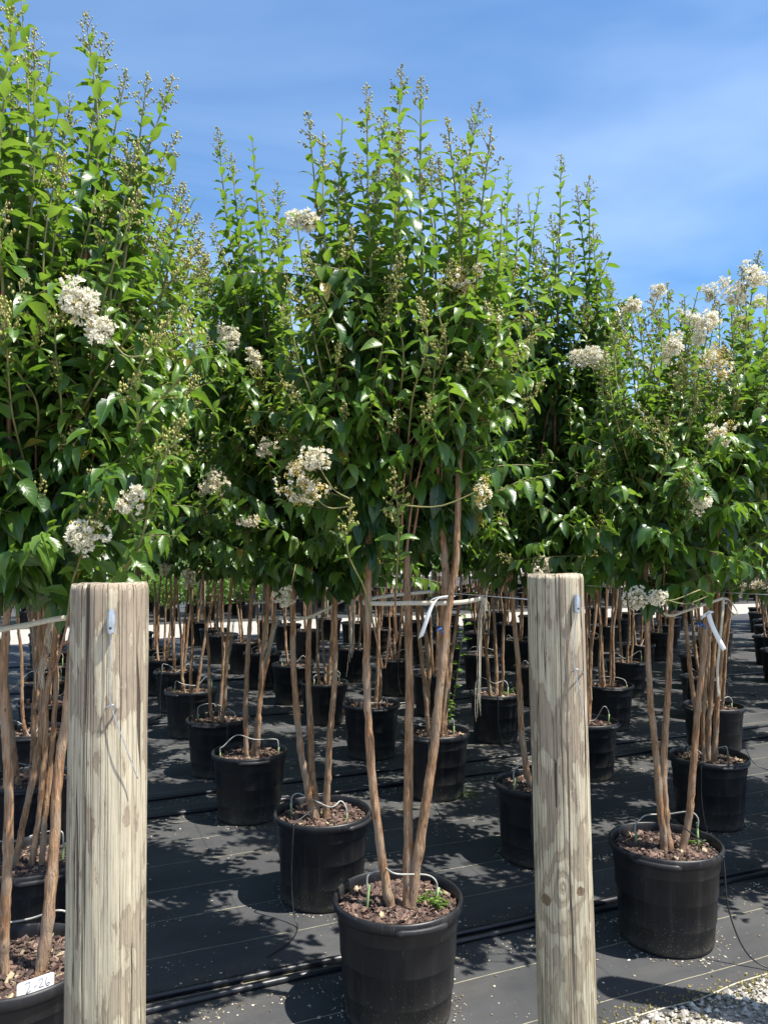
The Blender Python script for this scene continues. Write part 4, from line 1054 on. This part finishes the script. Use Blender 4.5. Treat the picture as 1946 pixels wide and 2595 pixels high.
# ------------------------------------------------------------------ litter, gravel, moss, weeds
rg = np.random.RandomState(9)
def scatter(name, C, R, el, mat, label, cat, rnd):
    rz = rg.rand(len(C))*6.28; v = OCT_V[None]*el[:, None, :]*(1+.25*rg.randn(len(C), 6, 1))
    x = v[..., 0]*np.cos(rz)[:, None]-v[..., 1]*np.sin(rz)[:, None]; y = v[..., 0]*np.sin(rz)[:, None]+v[..., 1]*np.cos(rz)[:, None]
    V = np.stack([x, y, v[..., 2]], -1)*R[:, None, None]+C[:, None, :]
    f = (OCT_F[None]+(np.arange(len(C))*6)[:, None, None]).reshape(-1, 3)
    o = link(name, mesh(name, V.reshape(-1, 3), f, smooth=False, attrs={'rnd': np.repeat(rnd, 6)}, mat=mat))
    tag(o, label, cat, kind='stuff'); return o
C = []; R = []
def put(row, al, r_): C.append(rowpt(row, al, r_*.5)); R.append(r_)
for i in range(7500):
    row = 2.12+6.5*rg.rand()**1.7; al = -3+9*rg.rand(); put(row, al, .0018+.0040*rg.rand()**2)
for (rw, n) in ((2.76, 1500), (2.94, 900), (4.80, 1300), (5.12, 1200), (7.35, 600)):
    for i in range(n): put(rw+rg.randn()*.03-.02, -3+8*rg.rand(), .002+.0035*rg.rand())
for b_ in list(BASE.values()):
    for i in range(160):
        a_ = rg.rand()*6.28; q_ = .192+.05*rg.rand()**2; C.append(np.array((b_[0]+q_*math.cos(a_), b_[1]+q_*math.sin(a_), .002))); R.append(.0016+.0035*rg.rand())
for c in range(30):
    cr, ca = 2.2+4.5*rg.rand(), -2+6*rg.rand()
    for i in range(int(20+60*rg.rand())): put(cr+rg.randn()*.03, ca+rg.randn()*.09, .0018+.003*rg.rand())
C = np.array(C); R = np.array(R); keep = np.ones(len(C), bool)
for b_ in list(BASE.values())+[q[2] for q in FIELD if q[0] < 6]: keep &= np.linalg.norm(C[:, :2]-b_[:2], axis=1) > .19
C, R = C[keep], R[keep]
scatter('fallen_bud_litter', C, R, np.stack([1+.8*rg.rand(len(C)), np.ones(len(C)), .5+.3*rg.rand(len(C))], 1), M_LITTER, 'scattered fallen buds and petals dotting the black ground cloth', 'litter', rg.rand(len(C)))
n = 9000; row = R1-.95*rg.rand(n)**1.3+.015; al = .2+3.4*rg.rand(n); C = RD[None]*al[:, None]+CD[None]*row[:, None]; Rr = .003+.010*rg.rand(n)**2.2; C[:, 2] = Rr*.35
scatter('gravel', C, Rr, np.stack([1+.4*rg.rand(n), np.ones(n), .55+.3*rg.rand(n)], 1), M_STONE, 'pale crushed limestone gravel along the near edge of the cloth', 'gravel', rg.rand(n))
n = 2600; al = .2+3.2*rg.rand(n); row = R1+.02+.05*rg.randn(n)*(.4+.8*np.abs(np.sin(al*2.6))); C = RD[None]*al[:, None]+CD[None]*row[:, None]; Rr = .002+.0045*rg.rand(n); C[:, 2] = Rr*.3
scatter('moss', C, Rr, np.stack([np.ones(n), np.ones(n), .7+.3*rg.rand(n)], 1), M_MOSS, 'dry olive moss crusting the gravel edge of the ground cloth', 'moss', rg.rand(n))
# edge cord of the cloth
P = np.array([rowpt(R1+.03+math.sin(a*3.1)*.012+math.sin(a*7.7+1)*.008+math.sin(a*17)*.004, a, .0015) for a in np.linspace(-2, 5, 200)])
m = MB(); m.tube(P, .0026, 5); tag(m.build('edge_cord', M_TAPE), 'pale stitched cord along the near edge of the ground cloth', 'cord')

def weed(pos, n, label, h=.05, spread=.05, seed=1):
    t = Tree(seed); r = t.r
    for i in range(n):
        a = r.rand()*6.28; q = spread*math.sqrt(r.rand()); p = np.array((q*math.cos(a), q*math.sin(a), -.006)); d = unit(np.array((r.randn()*.4, r.randn()*.4, 1))); hh = h*(.4+.6*r.rand())
        t.sh.append((np.array([p, p+d*hh*.5, p+d*hh]), np.array([.0012, .001, .0006])))
        for k in range(6): t.leaf(p+d*hh*(.3+.7*r.rand()), unit(np.array((r.randn(), r.randn(), .4))), UP+r.randn(3)*.3, .010+.010*r.rand(), .5, .4, .7+.3*r.rand())
    root = link('weed', None); root.location = pos; tag(root, label, 'weed', 'small weeds')
    link('weed_stems', tubes_mesh('weed_stems', t.sh, 4, M_SHOOT), root)
    A = [np.array([l[i] for l in t.lv], float) for i in range(9)]
    P, f, uv, ag, rn = leaf_mesh_arrays('mid', *[A[i] for i in (0, 1, 2, 3, 4, 5, 6, 7, 8)])
    link('weed_leaves', mesh('weed_leaves', P, f, uv=uv, attrs={'age': ag, 'rnd': rn}, mat=M_LEAF), root)['kind'] = 'stuff'
weed(at_z(935, 1955, SOILZ+.008), 26, 'low green weeds in the pot that stands between the wooden posts', .045, .05, 5)
weed(at_z(1003, 1722, .002), 24, 'small green weeds at the foot of a pot in the third row', .06, .10, 6)
weed(at_z(1500, 1826, SOILZ+.008), 8, 'sparse green sprouts in the pot of the short flowering tree', .03, .03, 7)
weed(at_z(1098, 1500, SOILZ+.008), 16, 'green sprouts growing out of a pot in the fourth row', .06, .07, 8)
# leafy sucker shoots rising between the pots
def sucker(vx0, vy0, vx1, vy1, y, label, seed):
    p0 = at_y(vx0, vy0, y); p1 = at_y(vx1, vy1, y); t = Tree(seed); h = p1-p0
    pts = smooth_path([np.zeros(3), h*.35+[.01, 0, 0], h*.7-[.01, 0, 0], h], 14); t.sh.append((pts, np.linspace(.004, .0014, 14))); r = t.r
    for i in range(16):
        q = .25+.75*i/16; p = h*q; sd = 1 if i % 2 else -1; t.leaf(p, unit(np.array((sd*.8, r.randn()*.4, .35))), np.array((0, -.5, 1.))+r.randn(3)*.2, .035+.035*(1-abs(q-.6)), .5, .5, .55+.4*q)
    root = link('sucker_shoot', None); root.location = p0; tag(root, label, 'shoot', 'leafy sucker shoots')
    link('shoot_stem', tubes_mesh('shoot_stem', t.sh, 5, M_SHOOT), root)
    A = [np.array([l[i] for l in t.lv], float) for i in range(9)]
    P, f, uv, ag, rn = leaf_mesh_arrays('hi', *A); link('shoot_leaves', mesh('shoot_leaves', P, f, uv=uv, attrs={'age': ag, 'rnd': rn}, mat=M_LEAF), root)
pI = at_z(955, 1590, .36)
sucker(962, 1592, 1024, 1235, pI[1], 'thin leafy green sucker rising from a pot behind the tree between the posts', 41)
sucker(958, 1594, 966, 1500, pI[1]-.03, 'short leafy green sucker low beside a stem in the third row', 42)

# ------------------------------------------------------------------ beyond the road: potted shrubs, far trees
def shrub_tree(seed, h, rad, n, trunk, L):
    r = np.random.RandomState(seed); t = Tree(seed)
    lob = [(np.array((r.randn()*rad*.35, r.randn()*rad*.35, h*(.45+.4*r.rand()))), rad*(.45+.3*r.rand())) for _ in range(9)]
    for i in range(n):
        c, q = lob[r.randint(9)]; o = unit(r.randn(3)); p = c+o*q*(.6+.4*r.rand()**.5)
        if p[2] < trunk: continue
        t.leaf(p, unit(o+r.randn(3)*.6+UP*.2), unit(o+UP*.6+r.randn(3)*.4), L*(.7+.6*r.rand()), .55, .3, .25+.45*r.rand()+.2*(p[2]/h))
    for c, q in lob: t.tw.append((smooth_path([np.array((0, 0, 0.)), np.array((c[0]*.3, c[1]*.3, c[2]*.5)), c], 8), np.linspace(.02*h, .006*h, 8)))
    A = [np.array([l[i] for l in t.lv], float) for i in range(9)]
    P, f, uv, ag, rn = leaf_mesh_arrays('lo', *A)
    return mesh('crown', P, f, uv=uv, attrs={'age': ag, 'rnd': rn}, mat=M_LEAF), tubes_mesh('trunk', t.tw, 6, M_TWIG)
SHR = [shrub_tree(900+i, 1.25, .48, 1500, .34, .075) for i in range(3)]
FARPOT = mesh('pot', *lathe([(0, .002), (.15, .002), (.17, .28), (.185, .29), (.185, .32), (.17, .32), (.165, .28), (0, .28)], 20), mat=M_POT)
rs = random.Random(3)
for k in range(6):
    for j in range(-16, 26):
        p = rowpt(18.4+k*1.05, -9+j*.95+rs.uniform(-.1, .1))
        if abs(p[0]) > .5*p[1]+.3: continue
        if p[0] > -3.2 or (k > 2 and j % 2): continue
        o = link('potted_shrub', None); o.location = p; o.rotation_euler.z = rs.uniform(0, 6); s = rs.uniform(.85, 1.15); o.scale = (s, s, s)
        tag(o, 'bushy green shrub in a black pot beyond the gravel road', 'shrub', 'potted shrubs beyond the road')
        c, tk = rs.choice(SHR); cr = link('crown', c, o); cr['kind'] = 'stuff'; link('trunk', tk, o); link('pot', FARPOT, o)
for k in range(7):
    for j in range(-12, 26):
        p = rowpt(18.5+k*1.15+rs.uniform(-.06, .06), A0+DA*j+rs.uniform(-.08, .08))
        if abs(p[0]) > .5*p[1]+.5 or p[0] < -2.9: continue
        src = VAR[rs.randrange(6)][0]; o = src.copy(); COL.objects.link(o); o.location = p; o.rotation_euler.z = rs.uniform(0, 6.28); o.scale = (1, 1, rs.uniform(.9, 1.02))
        tag(o, 'distant crape myrtle in a black pot on the far side of the gravel road', 'potted tree', 'crape myrtles beyond the road')
        for ch in src.children:
            if ch.name.split('.')[0] in ('pot', 'stem', 'foliage', 'branches'): c = ch.copy(); COL.objects.link(c); c.parent = o
FT = [shrub_tree(950+i, 7, 2.3, 2600, 1.2, .42) for i in range(3)]
for i in range(20):
    a = -28+i*3.4+rs.uniform(-1, 1); y = rs.uniform(50, 66)
    o = link('shade_tree', None); o.location = (a*1.15, y, -.01); o.rotation_euler.z = rs.uniform(0, 6); s = rs.uniform(.55, .95); o.scale = (s, s, s)
    tag(o, 'round green shade tree on the far side of the nursery', 'tree', 'far shade trees')
    c, tk = rs.choice(FT); cr = link('crown', c, o); cr['kind'] = 'stuff'; link('trunk', tk, o)
